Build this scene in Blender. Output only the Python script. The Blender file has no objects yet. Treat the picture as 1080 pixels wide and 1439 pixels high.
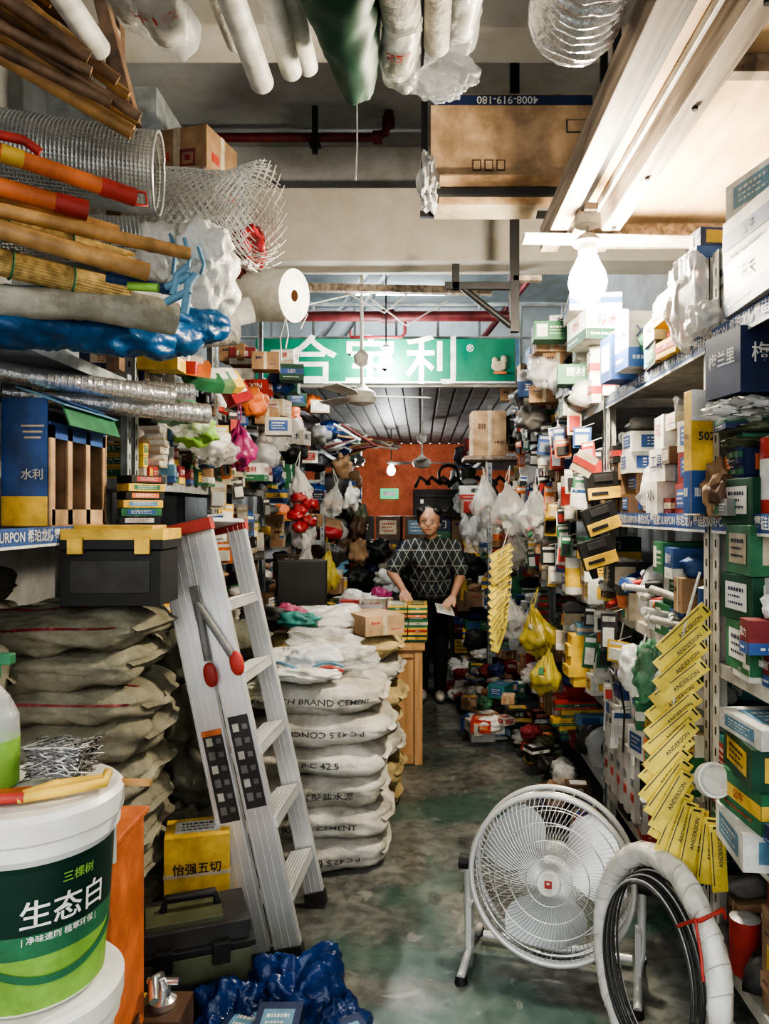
import bpy, math, random
import numpy as np
from mathutils import Vector, Matrix, noise
V=Vector
pi=math.pi
scene=bpy.context.scene
scene.view_settings.look='AgX - High Contrast'

# ------------------------------------------------------------------ materials
MATS={}
def mat(name,col,rough=.6,metal=0,var=.15,scale=12,bump=0,bscale=60,alpha=1,emit=0,spec=.5,dirt=.38):
    m=bpy.data.materials.new(name); m.use_nodes=True
    nt=m.node_tree; b=nt.nodes['Principled BSDF']
    tc=nt.nodes.new('ShaderNodeTexCoord')
    n=nt.nodes.new('ShaderNodeTexNoise'); n.inputs['Scale'].default_value=scale; n.inputs['Detail'].default_value=5
    nt.links.new(tc.outputs['Object'],n.inputs['Vector'])
    r=nt.nodes.new('ShaderNodeValToRGB')
    r.color_ramp.elements[0].position=.3; r.color_ramp.elements[1].position=.7
    r.color_ramp.elements[0].color=[max(0,c*(1-var)) for c in col]+[1]
    r.color_ramp.elements[1].color=[min(1,c*(1+var)) for c in col]+[1]
    nt.links.new(n.outputs['Fac'],r.inputs['Fac'])
    out=r.outputs['Color']
    if dirt and not emit and metal<.3:
        n3=nt.nodes.new('ShaderNodeTexNoise'); n3.inputs['Scale'].default_value=5; n3.inputs['Detail'].default_value=11; n3.inputs['Roughness'].default_value=.7
        nt.links.new(tc.outputs['Object'],n3.inputs['Vector'])
        r3=nt.nodes.new('ShaderNodeValToRGB'); r3.color_ramp.elements[0].position=.38; r3.color_ramp.elements[1].position=.58
        k=1-dirt; r3.color_ramp.elements[0].color=(k,k*.96,k*.88,1); r3.color_ramp.elements[1].color=(1,1,1,1)
        mx=nt.nodes.new('ShaderNodeMix'); mx.data_type='RGBA'; mx.blend_type='MULTIPLY'; mx.inputs['Factor'].default_value=1
        nt.links.new(n3.outputs['Fac'],r3.inputs['Fac']); nt.links.new(out,mx.inputs['A']); nt.links.new(r3.outputs['Color'],mx.inputs['B']); out=mx.outputs['Result']
    nt.links.new(out,b.inputs['Base Color'])
    b.inputs['Roughness'].default_value=rough; b.inputs['Metallic'].default_value=metal
    b.inputs['Alpha'].default_value=alpha
    b.inputs['Specular IOR Level'].default_value=spec
    if bump:
        n2=nt.nodes.new('ShaderNodeTexNoise'); n2.inputs['Scale'].default_value=bscale; n2.inputs['Detail'].default_value=6
        nt.links.new(tc.outputs['Object'],n2.inputs['Vector'])
        bp=nt.nodes.new('ShaderNodeBump'); bp.inputs['Strength'].default_value=bump; bp.inputs['Distance'].default_value=.01
        nt.links.new(n2.outputs['Fac'],bp.inputs['Height']); nt.links.new(bp.outputs['Normal'],b.inputs['Normal'])
    if emit:
        b.inputs['Emission Color'].default_value=list(col)+[1]; b.inputs['Emission Strength'].default_value=emit
    MATS[name]=m; return m
pal=dict(red=(.52,.035,.025),crimson=(.25,.02,.03),orange=(.78,.19,.035),yellow=(.82,.52,.04),green=(.03,.2,.09),
 dkgreen=(.01,.09,.05),blue=(.025,.1,.34),navy=(.012,.03,.12),ltblue=(.12,.31,.48),white=(.76,.76,.73),offwhite=(.56,.54,.49),
 cream=(.6,.51,.37),card=(.35,.22,.13),card2=(.5,.34,.21),brown=(.13,.07,.04),black=(.015,.015,.017),grey=(.19,.19,.19),
 dkgrey=(.045,.045,.048),pink=(.55,.06,.2),teal=(.03,.26,.25),olive=(.11,.13,.07),lime=(.25,.52,.06),steelpaint=(.36,.4,.43),lemon=(.86,.68,.07))
for k,c in pal.items():
    l=sum(c)/3; c=tuple(q*.87+l*.13 for q in c); mat(k,c,rough=.55,var=.2)
mat('card',pal['card'],.8,bump=.15,var=.22); mat('card2',pal['card2'],.8,bump=.15,var=.2)
mat('alu',(.74,.75,.77),.4,.6,var=.16,scale=5); mat('chrome',(.85,.85,.86),.2,.9,var=.02)
mat('foil',(.8,.8,.82),.22,.85,bump=.8,bscale=40); mat('wire',(.66,.66,.64),.35,.6)
mat('silverpaint',(.66,.66,.65),.38,.35,var=.04)
mat('ink',(.02,.02,.03),.6); mat('inkgrey',(.09,.09,.1),.6)
mat('film',(.85,.86,.86),.18,alpha=.32,bump=.8,bscale=30,var=.05,dirt=0); mat('filmw',(.82,.82,.81),.28,alpha=.64,bump=.7,bscale=30,var=.08,dirt=0)
mat('filmo',(.78,.78,.76),.3,alpha=.95,bump=.6,bscale=30,var=.08,dirt=.2)
mat('filmy',(.6,.5,.1),.3,alpha=.65,bump=.7,bscale=30); mat('filmg',(.12,.33,.2),.3,alpha=.65,bump=.7,bscale=30)
mat('filmb',(.01,.045,.19),.2,alpha=.88,bump=.9,bscale=25); mat('filmr',(.45,.04,.05),.3,alpha=.8,bump=.7,bscale=30)
mat('filmp',(.5,.06,.24),.3,alpha=.8,bump=.7,bscale=30)
mat('tarp',(.01,.1,.28),.34,bump=1,bscale=18); mat('canvas',(.4,.39,.34),.85,bump=.5,bscale=50)
mat('bamboo',(.5,.29,.12),.4,var=.35,scale=18); mat('bamboo_dk',(.24,.145,.09),.5,var=.5,scale=14)
mat('straw',(.66,.47,.2),.7,var=.3,scale=40); mat('bagwhite',(.6,.58,.53),.75,var=.22,scale=7,bump=1,bscale=28)
mat('bagolive',(.25,.24,.18),.8,var=.3,scale=7,bump=1,bscale=28); mat('bagyellow',(.5,.4,.21),.8,var=.25,scale=8,bump=1,bscale=30)
mat('bagdark',(.12,.12,.09),.8,var=.3,scale=8,bump=1,bscale=30)
mat('skin',(.52,.3,.2),.5,var=.06,dirt=0); mat('hair',(.012,.01,.01),.45); mat('trousers',(.012,.012,.014),.8)
mat('redpipe',(.13,.015,.02),.5,var=.4); mat('blacksteel',(.02,.02,.022),.5)
mat('wall',(.42,.43,.44),.85,var=.15,scale=3,bump=.15,dirt=.2); mat('beamc',(.54,.51,.46),.85,var=.08,scale=3,bump=.15,dirt=.1)
mat('ceil',(.36,.38,.4),.9,var=.12,scale=2,dirt=.15); mat('upwall',(.76,.83,.87),.85,var=.06,scale=2,dirt=.12)
mat('bannergreen',(.0,.17,.1),.5,var=.05,dirt=.2)
mat('orangewall',(.55,.14,.07),.8,var=.15,scale=3); mat('bulb',(1,.88,.68),.3,emit=700,var=0); mat('bulbf',(.95,.97,.95),.3,emit=560,var=0)
mat('tube',(.9,.97,1),.3,emit=62,var=0)  # glow of the added fill tubes
mat('signglow',(.02,.5,.2),.4,emit=.6)
def wood(name,c1,c2,sx=1,sy=12,sz=12,rough=.65):
    m=bpy.data.materials.new(name); m.use_nodes=True; nt=m.node_tree; b=nt.nodes['Principled BSDF']
    tc=nt.nodes.new('ShaderNodeTexCoord'); mp=nt.nodes.new('ShaderNodeMapping'); mp.inputs['Scale'].default_value=(sx,sy,sz)
    n=nt.nodes.new('ShaderNodeTexNoise'); n.inputs['Scale'].default_value=2.2; n.inputs['Detail'].default_value=8; n.inputs['Distortion'].default_value=.6
    r=nt.nodes.new('ShaderNodeValToRGB'); r.color_ramp.elements[0].position=.35; r.color_ramp.elements[1].position=.65
    r.color_ramp.elements[0].color=list(c1)+[1]; r.color_ramp.elements[1].color=list(c2)+[1]
    nt.links.new(tc.outputs['Object'],mp.inputs['Vector']); nt.links.new(mp.outputs['Vector'],n.inputs['Vector'])
    nt.links.new(n.outputs['Fac'],r.inputs['Fac']); nt.links.new(r.outputs['Color'],b.inputs['Base Color']); b.inputs['Roughness'].default_value=rough
    MATS[name]=m
wood('rafter',(.15,.115,.09),(.42,.34,.27),12,1,12)
wood('plywood',(.5,.34,.19),(.7,.52,.33),6,1.2,6)
wood('tablewood',(.46,.26,.12),(.64,.39,.2),10,10,1.5)
def floor_mat():
    m=bpy.data.materials.new('concrete_floor'); m.use_nodes=True; nt=m.node_tree; b=nt.nodes['Principled BSDF']
    N=nt.nodes.new; L=nt.links.new
    tc=N('ShaderNodeTexCoord')
    def nz(s,d=8,dist=0):
        n=N('ShaderNodeTexNoise'); n.inputs['Scale'].default_value=s; n.inputs['Detail'].default_value=d; n.inputs['Distortion'].default_value=dist
        L(tc.outputs['Object'],n.inputs['Vector']); return n.outputs['Fac']
    def ramp(f,p0,c0,p1,c1):
        r=N('ShaderNodeValToRGB'); r.color_ramp.elements[0].position=p0; r.color_ramp.elements[1].position=p1
        r.color_ramp.elements[0].color=c0; r.color_ramp.elements[1].color=c1; L(f,r.inputs['Fac']); return r.outputs['Color']
    a=ramp(nz(2.6,12,.5),.36,(.09,.094,.09,1),.66,(.26,.265,.245,1))
    st=ramp(nz(18,10,.4),.4,(.4,.4,.4,1),.58,(1,1,1,1))
    mx=N('ShaderNodeMix'); mx.data_type='RGBA'; mx.blend_type='MULTIPLY'; mx.inputs['Factor'].default_value=.75
    L(a,mx.inputs['A']); L(st,mx.inputs['B'])
    g=ramp(nz(1.3,10,1.2),.48,(0,0,0,1),.58,(.55,.55,.55,1))
    mg=N('ShaderNodeMix'); mg.data_type='RGBA'; L(g,mg.inputs['Factor']); L(mx.outputs['Result'],mg.inputs['A']); mg.inputs['B'].default_value=(.035,.12,.095,1)
    sc=ramp(nz(5,14,2.5),.63,(0,0,0,1),.68,(.35,.35,.35,1))
    ms=N('ShaderNodeMix'); ms.data_type='RGBA'; L(sc,ms.inputs['Factor']); L(mg.outputs['Result'],ms.inputs['A']); ms.inputs['B'].default_value=(.4,.4,.37,1)
    L(ms.outputs['Result'],b.inputs['Base Color'])
    rr=ramp(nz(4,8),.35,(.22,.22,.22,1),.7,(.55,.55,.55,1)); L(rr,b.inputs['Roughness'])
    bp=N('ShaderNodeBump'); bp.inputs['Strength'].default_value=.2; bp.inputs['Distance'].default_value=.01; L(nz(14,10),bp.inputs['Height']); L(bp.outputs['Normal'],b.inputs['Normal'])
    MATS['floor']=m
floor_mat()
def blouse_mat():
    m=bpy.data.materials.new('blouse'); m.use_nodes=True; nt=m.node_tree; b=nt.nodes['Principled BSDF']
    N=nt.nodes.new; L=nt.links.new
    tc=N('ShaderNodeTexCoord'); sp=N('ShaderNodeSeparateXYZ'); L(tc.outputs['Object'],sp.inputs[0])
    def mth(op,a,bb=None):
        n=N('ShaderNodeMath'); n.operation=op
        for i,q in enumerate((a,bb)):
            if q is None: continue
            if isinstance(q,(int,float)): n.inputs[i].default_value=q
            else: L(q,n.inputs[i])
        return n.outputs[0]
    def lines(coord,k,w):
        f=mth('FRACT',mth('MULTIPLY',coord,k)); return mth('LESS_THAN',mth('ABSOLUTE',mth('SUBTRACT',f,.5)),w)
    x,z=sp.outputs['X'],sp.outputs['Z']
    d1=mth('ADD',x,mth('MULTIPLY',z,.5)); d2=mth('SUBTRACT',x,mth('MULTIPLY',z,.5))
    s=mth('MAXIMUM',mth('MAXIMUM',lines(d1,15,.06),lines(d2,15,.06)),lines(z,8,.035))
    mx=N('ShaderNodeMix'); mx.data_type='RGBA'; L(s,mx.inputs['Factor']); mx.inputs['A'].default_value=(.035,.045,.05,1); mx.inputs['B'].default_value=(.3,.32,.32,1)
    L(mx.outputs['Result'],b.inputs['Base Color']); b.inputs['Roughness'].default_value=.85; MATS['blouse']=m
blouse_mat()

# ------------------------------------------------------------------ builder
_tc={}
def textgeo(s):
    if s in _tc: return _tc[s]
    cu=bpy.data.curves.new('t','FONT'); cu.body=s; cu.resolution_u=2; cu.align_x='CENTER'; cu.align_y='CENTER'; cu.size=1; cu.offset=.012
    o=bpy.data.objects.new('t',cu); scene.collection.objects.link(o)
    bpy.context.view_layer.update()
    me=o.evaluated_get(bpy.context.evaluated_depsgraph_get()).to_mesh()
    vs=[v.co.copy() for v in me.vertices]; fs=[tuple(p.vertices) for p in me.polygons]
    o.evaluated_get(bpy.context.evaluated_depsgraph_get()).to_mesh_clear()
    bpy.data.objects.remove(o); bpy.data.curves.remove(cu)
    _tc[s]=(vs,fs); return _tc[s]
def cube_topo(N):
    vs=[];idx={};fs=[]
    def vid(p):
        k=tuple(round(q,5) for q in p)
        if k not in idx: idx[k]=len(vs); vs.append(V(p))
        return idx[k]
    for ax in range(3):
        for sg in (-1,1):
            for i in range(N):
                for j in range(N):
                    q=[]
                    for (a,b) in ((i,j),(i+1,j),(i+1,j+1),(i,j+1)):
                        p=[0,0,0]; p[ax]=sg; p[(ax+1)%3]=-1+2*a/N; p[(ax+2)%3]=-1+2*b/N; q.append(vid(p))
                    fs.append(tuple(q if sg>0 else q[::-1]))
    return vs,fs
CT=cube_topo(18); CT8=cube_topo(7)
nz_=noise.noise
def ridge(q): return .45-abs(nz_(q))*2.2
class MB:
    def __init__(s): s.v=[];s.f=[];s.m=[];s.sm=[];s.mats=[];s.T=None
    def mi(s,n):
        if n not in s.mats: s.mats.append(n)
        return s.mats.index(n)
    def add(s,vs,fs,mt,smooth=False,T=None):
        o=len(s.v)
        if T is not None: vs=[T@V(v) for v in vs]
        if s.T is not None: vs=[s.T@V(v) for v in vs]
        s.v.extend([tuple(v) for v in vs])
        if isinstance(mt,str): k=s.mi(mt); s.m.extend([k]*len(fs))
        else: s.m.extend([s.mi(q) for q in mt])
        s.f.extend([tuple(i+o for i in f) for f in fs]); s.sm.extend([smooth]*len(fs))
    def box(s,c,sz,mt,R=None,T=None):
        a,b,d=[q/2 for q in sz]
        vs=[V((x,y,z)) for x in(-a,a) for y in(-b,b) for z in(-d,d)]
        if R is not None: vs=[R@v for v in vs]
        vs=[v+V(c) for v in vs]
        s.add(vs,[(0,1,3,2),(4,6,7,5),(0,4,5,1),(2,3,7,6),(0,2,6,4),(1,5,7,3)],mt,False,T)
    def cyl(s,p0,p1,r0,r1,mt,n=16,caps=True,capm=None,T=None):
        p0=V(p0);p1=V(p1);ax=(p1-p0).normalized(); u=ax.orthogonal().normalized(); w=ax.cross(u)
        vs=[]
        for p,r in((p0,r0),(p1,r1)):
            for i in range(n):
                a=2*pi*i/n; vs.append(p+(u*math.cos(a)+w*math.sin(a))*r)
        s.add(vs,[(i,(i+1)%n,n+(i+1)%n,n+i) for i in range(n)],mt,n>5,T)
        if caps: s.add(vs,[tuple(range(n))[::-1],tuple(range(n,2*n))],capm or mt,False,T)
    def pipe(s,p0,p1,r,mt,ri=None,inner='dkgrey',n=24,capm=None):
        ri=ri or r*.8; p0=V(p0);p1=V(p1)
        s.cyl(p0,p1,r,r,mt,n,False); ax=(p1-p0).normalized(); u=ax.orthogonal().normalized(); w=ax.cross(u)
        for p,sg in((p0,1),(p1,-1)):
            vs=[];
            for rr,off in((r,0),(ri,0),(ri,.12)):
                for i in range(n):
                    a=2*pi*i/n; vs.append(p+ax*sg*off+(u*math.cos(a)+w*math.sin(a))*rr)
            s.add(vs,[(i,(i+1)%n,n+(i+1)%n,n+i) for i in range(n)],capm or mt)
            s.add(vs,[(n+i,n+(i+1)%n,2*n+(i+1)%n,2*n+i) for i in range(n)],inner)
            s.add(vs,[tuple(range(2*n,3*n))],inner)
    def tube(s,pts,r,mt,n=6,closed=False,rf=None,jit=0,jl=3.5):
        pts=[V(p) for p in pts]; k=len(pts); vs=[]; u=None; dist=0
        for i,p in enumerate(pts):
            if i: dist+=(p-pts[i-1]).length
            if closed: t=pts[(i+1)%k]-pts[i-1]
            else: t=pts[min(i+1,k-1)]-pts[max(i-1,0)]
            t=t.normalized() if t.length>1e-9 else V((0,0,1))
            if u is None: u=t.orthogonal().normalized()
            u=(u-t*u.dot(t)); u=u.normalized() if u.length>1e-6 else t.orthogonal().normalized()
            w=t.cross(u); rr=rf(i/k) if rf else r
            for j in range(n):
                a=2*pi*j/n; d=(u*math.cos(a)+w*math.sin(a)); r2=rr
                if jit:
                    q=V((math.cos(a)*1.5,math.sin(a)*1.5,dist*jl*2)); r2=rr*(1+jit*(.7*nz_(q*.8)+.55*ridge(q+V((dist*9,3,1)))+.25*ridge(q*2.3)))
                vs.append(p+d*r2)
        fs=[]
        for i in range(k if closed else k-1):
            for j in range(n):
                a=i*n+j;b=i*n+(j+1)%n;c=((i+1)%k)*n+(j+1)%n;d=((i+1)%k)*n+j; fs.append((a,b,c,d))
        s.add(vs,fs,mt,True)
        if not closed: s.add(vs,[tuple(range(n))[::-1],tuple(range((k-1)*n,k*n))],mt)
    def lathe(s,prof,c,mt,n=28,T=None):
        vs=[];c=V(c)
        for r,z in prof:
            for i in range(n):
                a=2*pi*i/n; vs.append(c+V((r*math.cos(a),r*math.sin(a),z)))
        for k in range(len(prof)-1):
            mm=mt if isinstance(mt,str) else mt[k]
            s.add(vs[k*n:(k+2)*n],[(i,(i+1)%n,n+(i+1)%n,n+i) for i in range(n)],mm,True,T)
        mm=mt if isinstance(mt,str) else mt[-1]
        s.add(vs[-n:],[tuple(range(n))],mm,False,T); s.add(vs[:n],[tuple(range(n))[::-1]],mt if isinstance(mt,str) else mt[0],False,T)
    def lump(s,c,r3,mt,amp=.15,freq=2.2,seed=0,pinch=0,n=16,R=None):
        vs=[];c=V(c); 
        if amp>.01: n=int(n*1.4)
        nv=n;nu=int(n*1.6); amp=min(amp,.42)
        for j in range(nv+1):
            th=pi*j/nv
            for i in range(nu):
                ph=2*pi*i/nu
                d=V((math.sin(th)*math.cos(ph),math.sin(th)*math.sin(ph),math.cos(th)))
                k=1
                if amp>.01:
                    q=d*min(freq,4)*.5+V((seed*7.3,seed*3.1,seed)); qa=V((d.x*1.5+seed,d.y*1.5,d.z*.65+seed*.37+.4*d.x))
                    k=1+amp*(.9*nz_(q)+.5*ridge(qa*1.3)+.28*ridge(qa*2.9)+.1*ridge(qa*6))
                e=(abs(d.x)**3+abs(d.y)**3+abs(d.z)**3)**(-1/3) if not pinch else 1
                p=d*k*(.5+.5*e)
                if pinch and p.z>0: 
                    f=1-pinch*min(1,p.z)**.8; p.x*=f;p.y*=f; p.z*=1+.35*pinch
                p=V((p.x*r3[0],p.y*r3[1],p.z*r3[2]))
                if R is not None: p=R@p
                vs.append(c+p)
        s.add(vs,[(j*nu+i,(j+1)*nu+i,(j+1)*nu+(i+1)%nu,j*nu+(i+1)%nu) for j in range(nv) for i in range(nu)],mt,True)
    def text(s,st,T,size,mt,fmap=None,sx=1):
        vs,fs=textgeo(st)
        if fmap: s.add([fmap(v.x*size*sx,v.y*size) for v in vs],fs,mt)
        else: s.add([T@V((v.x*size*sx,v.y*size,0)) for v in vs],fs,mt)
    def obj(s,name,bevel=0,parent=None):
        a=np.array(s.v); c=(a.min(0)+a.max(0))/2
        me=bpy.data.meshes.new(name); me.from_pydata([tuple(q) for q in (a-c)],[],s.f)
        for n in s.mats: me.materials.append(MATS[n])
        me.polygons.foreach_set('material_index',s.m); me.polygons.foreach_set('use_smooth',s.sm); me.update()
        o=bpy.data.objects.new(name,me); o.location=c; scene.collection.objects.link(o)
        if bevel:
            b=o.modifiers.new('bevel','BEVEL'); b.width=bevel; b.segments=2; b.limit_method='ANGLE'; b.angle_limit=math.radians(50)
        return o
def Rz(a): return Matrix.Rotation(a,4,'Z')
def Ry(a): return Matrix.Rotation(a,4,'Y')
def Rx(a): return Matrix.Rotation(a,4,'X')
def Tr(*p): return Matrix.Translation(V(p))

WORDS=['建材','五金','开关','插座','502','水管','LED','胶水','灯泡','阀门','PVC','螺丝','强力','公牛','工具','XIN','电器','防水']
def fframe(face,s):
    sx,sy,sz=s
    if face=='-y': return V((0,-sy/2-.0012,sz/2)),V((1,0,0)),V((0,0,1)),sx,sz
    if face=='-x': return V((-sx/2-.0012,0,sz/2)),V((0,-1,0)),V((0,0,1)),sy,sz
    if face=='+x': return V((sx/2+.0012,0,sz/2)),V((0,1,0)),V((0,0,1)),sy,sz
    return V((0,0,sz+.0012)),V((1,0,0)),V((0,1,0)),sx,sy
def deco(m,T,s,face,style,acc,ink,rng,word=None):
    o,U,W,w,h=fframe(face,s); N=U.cross(W)
    def q(u0,u1,v0,v1,mt,l=0):
        m.add([o+U*(u*w/2)+W*(v*h/2)+N*(l*.0008) for u,v in((u0,v0),(u1,v0),(u1,v1),(u0,v1))],[(0,1,2,3)],mt,False,T)
    def dashes(u0,u1,v,hh,mt,l=1):
        u=u0
        while u<u1:
            d=rng.uniform(.05,.16); q(u,min(u+d,u1),v-hh,v+hh,mt,l); u+=d+.05
    def word_(u,v,size,mt):
        wd=word or rng.choice(WORDS); cjk=ord(wd[0])>255; size=min(size,(.75 if cjk else 1.15)*w/len(wd))
        M=T@Matrix.Translation(o+U*(u*w/2)+W*(v*h/2)+N*.002)@Matrix((list(U)+[0],list(W)+[0],list(N)+[0],[0,0,0,1])).transposed()
        m.text(wd,M,size,mt)
    if style==0:
        q(-1,1,-.25,.45,acc); word_(0,.1,h*.28,ink); dashes(-.7,.6,-.6,.06,ink)
    elif style==1:
        q(-.7,.7,-.55,.65,acc); dashes(-.5,.5,.35,.08,ink); dashes(-.5,.3,.05,.05,ink); dashes(-.5,.5,-.25,.05,ink)
    elif style==2:
        q(-1,1,-1,-.3,acc); word_(0,.25,h*.35,ink); dashes(-.8,.2,-.65,.07,'white')
    elif style==3:
        q(-.12,.12,-1,1,'cream'); dashes(-.7,-.25,.3,.12,ink); dashes(.3,.8,-.4,.05,ink)
    elif style==4:
        q(-.85,-.2,-.7,.7,acc); dashes(-.05,.85,.35,.1,ink); dashes(-.05,.7,0,.05,ink); dashes(-.05,.8,-.35,.05,ink)
    elif style==5:
        word_(0,.15,h*.5,ink)
def pbox(m,c,s,rz,base,faces=('-y','-x','top'),style=None,acc=None,ink=None,rng=None,word=None,T0=None):
    T=Tr(*c)@Rz(rz)
    if T0 is not None: T=T0@T
    m.box((0,0,s[2]/2),s,base,T=T)
    rng=rng or R
    if style is None: style=3 if base in('card','card2') else rng.choice([0,1,1,2,4,5])
    acc=acc or rng.choice(['white','white','yellow','red','blue','green','cream','ltblue','orange'])
    if acc==base: acc='white' if base!='white' else 'blue'
    lite=base in('white','offwhite','cream','yellow','card','card2','lime')
    if not ink: ink=rng.choice(['ink','navy','red']) if (lite if style in(3,4,5,2) else acc in('white','cream','yellow')) else 'white'
    for f in faces: deco(m,T,s,f,(style if f!='top' else 1),acc,ink,rng,word)
R=random.Random(11)
BASES=['white','white','white','offwhite','offwhite','card','card','card2','card','blue','navy','navy','red','yellow','green','dkgreen','orange','cream','black','ltblue','grey','teal','crimson','brown','dkgrey']
def goods(name,side,xf,y0,y1,z,hmax,depth=.3,rng=R,jut=.06,big=1.0,bags=.22):
    m=MB(); y=y0; ff='-x' if side>0 else '+x'
    while y<y1-.04:
        w=min(rng.uniform(.055,.16)*big,y1-y); k=rng.random()
        x0=xf-side*rng.uniform(0,jut)
        if k<bags:
            rr=w/2*.95; h=min(hmax*.9,rng.uniform(.1,.24))
            m.lump((x0+side*.12,y+w/2,z+h/2),(.12,rr,h/2),rng.choice(['filmw','film','filmr','filmb','filmg','white','black','grey','dkgrey','card','offwhite']),.3,3,rng.randint(1,99),n=9)
        elif k<bags+.12:
            r=min(.05,w/2); h=min(hmax,rng.uniform(.1,.22)); cm=rng.choice(['white','silverpaint','blue','red','yellow','green','offwhite'])
            for q in range(max(1,int(w/(2*r)))):
                for t in range(2):
                    m.lathe([(r*.96,0),(r,.004),(r,h*.2),(r,h*.7),(r,h*.96),(r*.5,h)],(x0+side*(r+t*2.1*r),y+r+q*2*r,z),[cm,cm,rng.choice(['white','yellow','red']),cm,'silverpaint','silverpaint'],14)
        else:
            base=rng.choice(BASES); bh=rng.uniform(.035,.12)*big; zz=z; H=hmax*rng.uniform(.45,.96); st=rng.choice([0,1,2,4,5]) if base not in('card','card2') else 3; d=depth*rng.uniform(.7,1)
            acc=rng.choice(['white','yellow','red','blue','green','cream'])
            while zz+bh<z+H:
                if rng.random()<.35: base=rng.choice(BASES); st=rng.choice([0,1,2,4,5]) if base not in('card','card2') else 3
                jx=rng.uniform(-.035,.035)
                pbox(m,(x0+side*(d/2)+jx,y+w/2,zz),(d,w*.95,bh),rng.uniform(-.12,.12),base,('-y',ff),st,acc,rng=rng); zz+=bh+.001
            if bh>=H: pbox(m,(x0+side*d/2,y+w/2,z),(d,w*.95,hmax*.8),0,base,('-y',ff),st,acc,rng=rng)
            elif zz<z+hmax-.05 and rng.random()<.6:
                hh=min(.07,(z+hmax-zz)*.8); m.lump((x0+side*.08,y+w/2,zz+hh*.45),(.07,w*.4,hh*.5),rng.choice(['filmw','black','white','grey','card','film','blue','silverpaint']),.35,3,rng.randint(1,99),n=8)
        y+=w+.006
    return m.obj(name)
def hangbag(m,c,r,mt,rng,hook=.12,content=True):
    c=V(c); s=rng.randint(1,200); rr=Matrix.Rotation(rng.uniform(-.25,.25),3,'Y')
    m.lump(c,(r*rng.uniform(.75,1.0),r*rng.uniform(.65,.95),r*rng.uniform(1.05,1.4)),mt,.36,3.4,s,.6,n=20,R=rr)
    if content:
        for i in range(9): 
            p=c+V((rng.uniform(-.45,.45)*r,rng.uniform(-.4,.4)*r,rng.uniform(-.75,.25)*r)); cc=rng.choice(['red','white','blue','offwhite','green','grey','white','card','black','silverpaint','dkgrey'])
            if i%2: m.box(p,(r*.55,r*.4,r*.3),cc,R=Matrix.Rotation(rng.uniform(0,3),3,V((1,1,rng.random()))))
            else: m.cyl(p,p+V((rng.uniform(-.4,.4)*r,0,rng.uniform(-.3,.4)*r)),r*.14,r*.14,cc,10)
    t=c+rr@V((0,0,r*1.35)); m.tube([t,t+V((.012,0,.03)),V((c.x,c.y,c.z+r*1.35+hook))],.004,mt,5); m.tube([t,t+V((-.012,0,.03)),V((c.x,c.y,c.z+r*1.35+hook))],.003,mt,5)

# ------------------------------------------------------------------ room
def slab(name,x0,x1,y0,y1,z0,z1,mt):
    m=MB(); m.box(((x0+x1)/2,(y0+y1)/2,(z0+z1)/2),(x1-x0,y1-y0,z1-z0),mt); return m.obj(name)
slab('floor',-2.2,1.95,-2.5,11.7,-.1,0,'floor')
slab('wall_left',-2.2,-2.0,-.4,11.7,0,4.3,'wall')
slab('wall_right',1.75,1.95,-.4,11.7,0,4.3,'wall')
slab('wall_back',-2.0,1.75,11.5,11.7,0,2.6,'orangewall')
slab('wall_upper_back',-2.0,1.75,9.2,9.3,2.72,4.1,'upwall')
slab('ceiling',-2.2,1.95,-.4,11.7,4.1,4.3,'ceil')
m=MB(); m.box((-.125,8.8,2.66),(3.75,5.4,.1),'dkgrey')
for i in range(26):
    x=-1.95+i*.145; m.box((x,8.8,2.6),(.12,5.38,.02),'grey')
m.box((-.125,6.06,2.64),(3.75,.06,.16),'offwhite'); m.obj('mezzanine_floor',.004)
m=MB(); m.box((-.125,7.65,4.08),(3.75,3.0,.03),'upwall'); m.obj('ceiling_panel')
m=MB(); m.box((-.125,5.05,3.44),(3.75,.3,.48),'beamc'); m.box((-.125,5.25,3.9),(3.75,.1,.4),'wall'); m.obj('concrete_beam',.01)
m=MB(); m.box((-.125,3.7,3.98),(3.75,.3,.24),'beamc'); m.obj('concrete_beam',.01)

# ------------------------------------------------------------------ pipes / hanging structure
m=MB()
m.tube([(-1.9,4.75,3.93),(-.3,4.75,3.93),(-.22,4.75,3.96),(-.2,4.75,4.05),(-.2,4.75,4.095)],.028,'redpipe',12)
m.cyl((-.24,4.75,3.93),(-.3,4.75,3.93),.04,.04,'redpipe'); m.cyl((-.2,4.75,4.0),(-.2,4.75,4.06),.04,.04,'redpipe')
m.obj('fire_sprinkler_pipe')
m=MB(); m.tube([(-1.6,5.8,3.07),(.75,5.8,3.07)],.04,'redpipe',12); m.tube([(.72,5.8,3.07),(.72,5.8,4.06)],.035,'redpipe',12)
m.cyl((-.3,5.8,3.07),(-.2,5.8,3.07),.055,.055,'redpipe'); m.obj('fire_sprinkler_pipe')
m=MB(); m.tube([(-.55,5.9,2.98),(-.55,5.9,2.93),(-.15,5.9,2.93),(-.12,5.9,2.96),(-.12,5.9,3.05)],.014,'redpipe',10); m.obj('fire_sprinkler_pipe')
m=MB()
m.box((-.66,4.7,3.95),(.035,.035,.29),'blacksteel'); m.box((-.66,4.7,3.86),(.07,.07,.02),'blacksteel')
m.obj('pipe_hanger',.002)
m=MB()
m.box((.53,4.2,3.33),(.05,.05,1.54),'blacksteel'); m.box((.35,4.2,2.82),(.42,.04,.04),'blacksteel')
m.tube([(.2,4.2,2.84),(.53,4.2,2.58)],.018,'blacksteel',8); m.box((.2,4.2,2.87),(.04,.04,.14),'blacksteel')
m.box((.6,4.2,2.86),(.16,.05,.03),'rafter'); m.obj('steel_bracket_post',.002)
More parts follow.
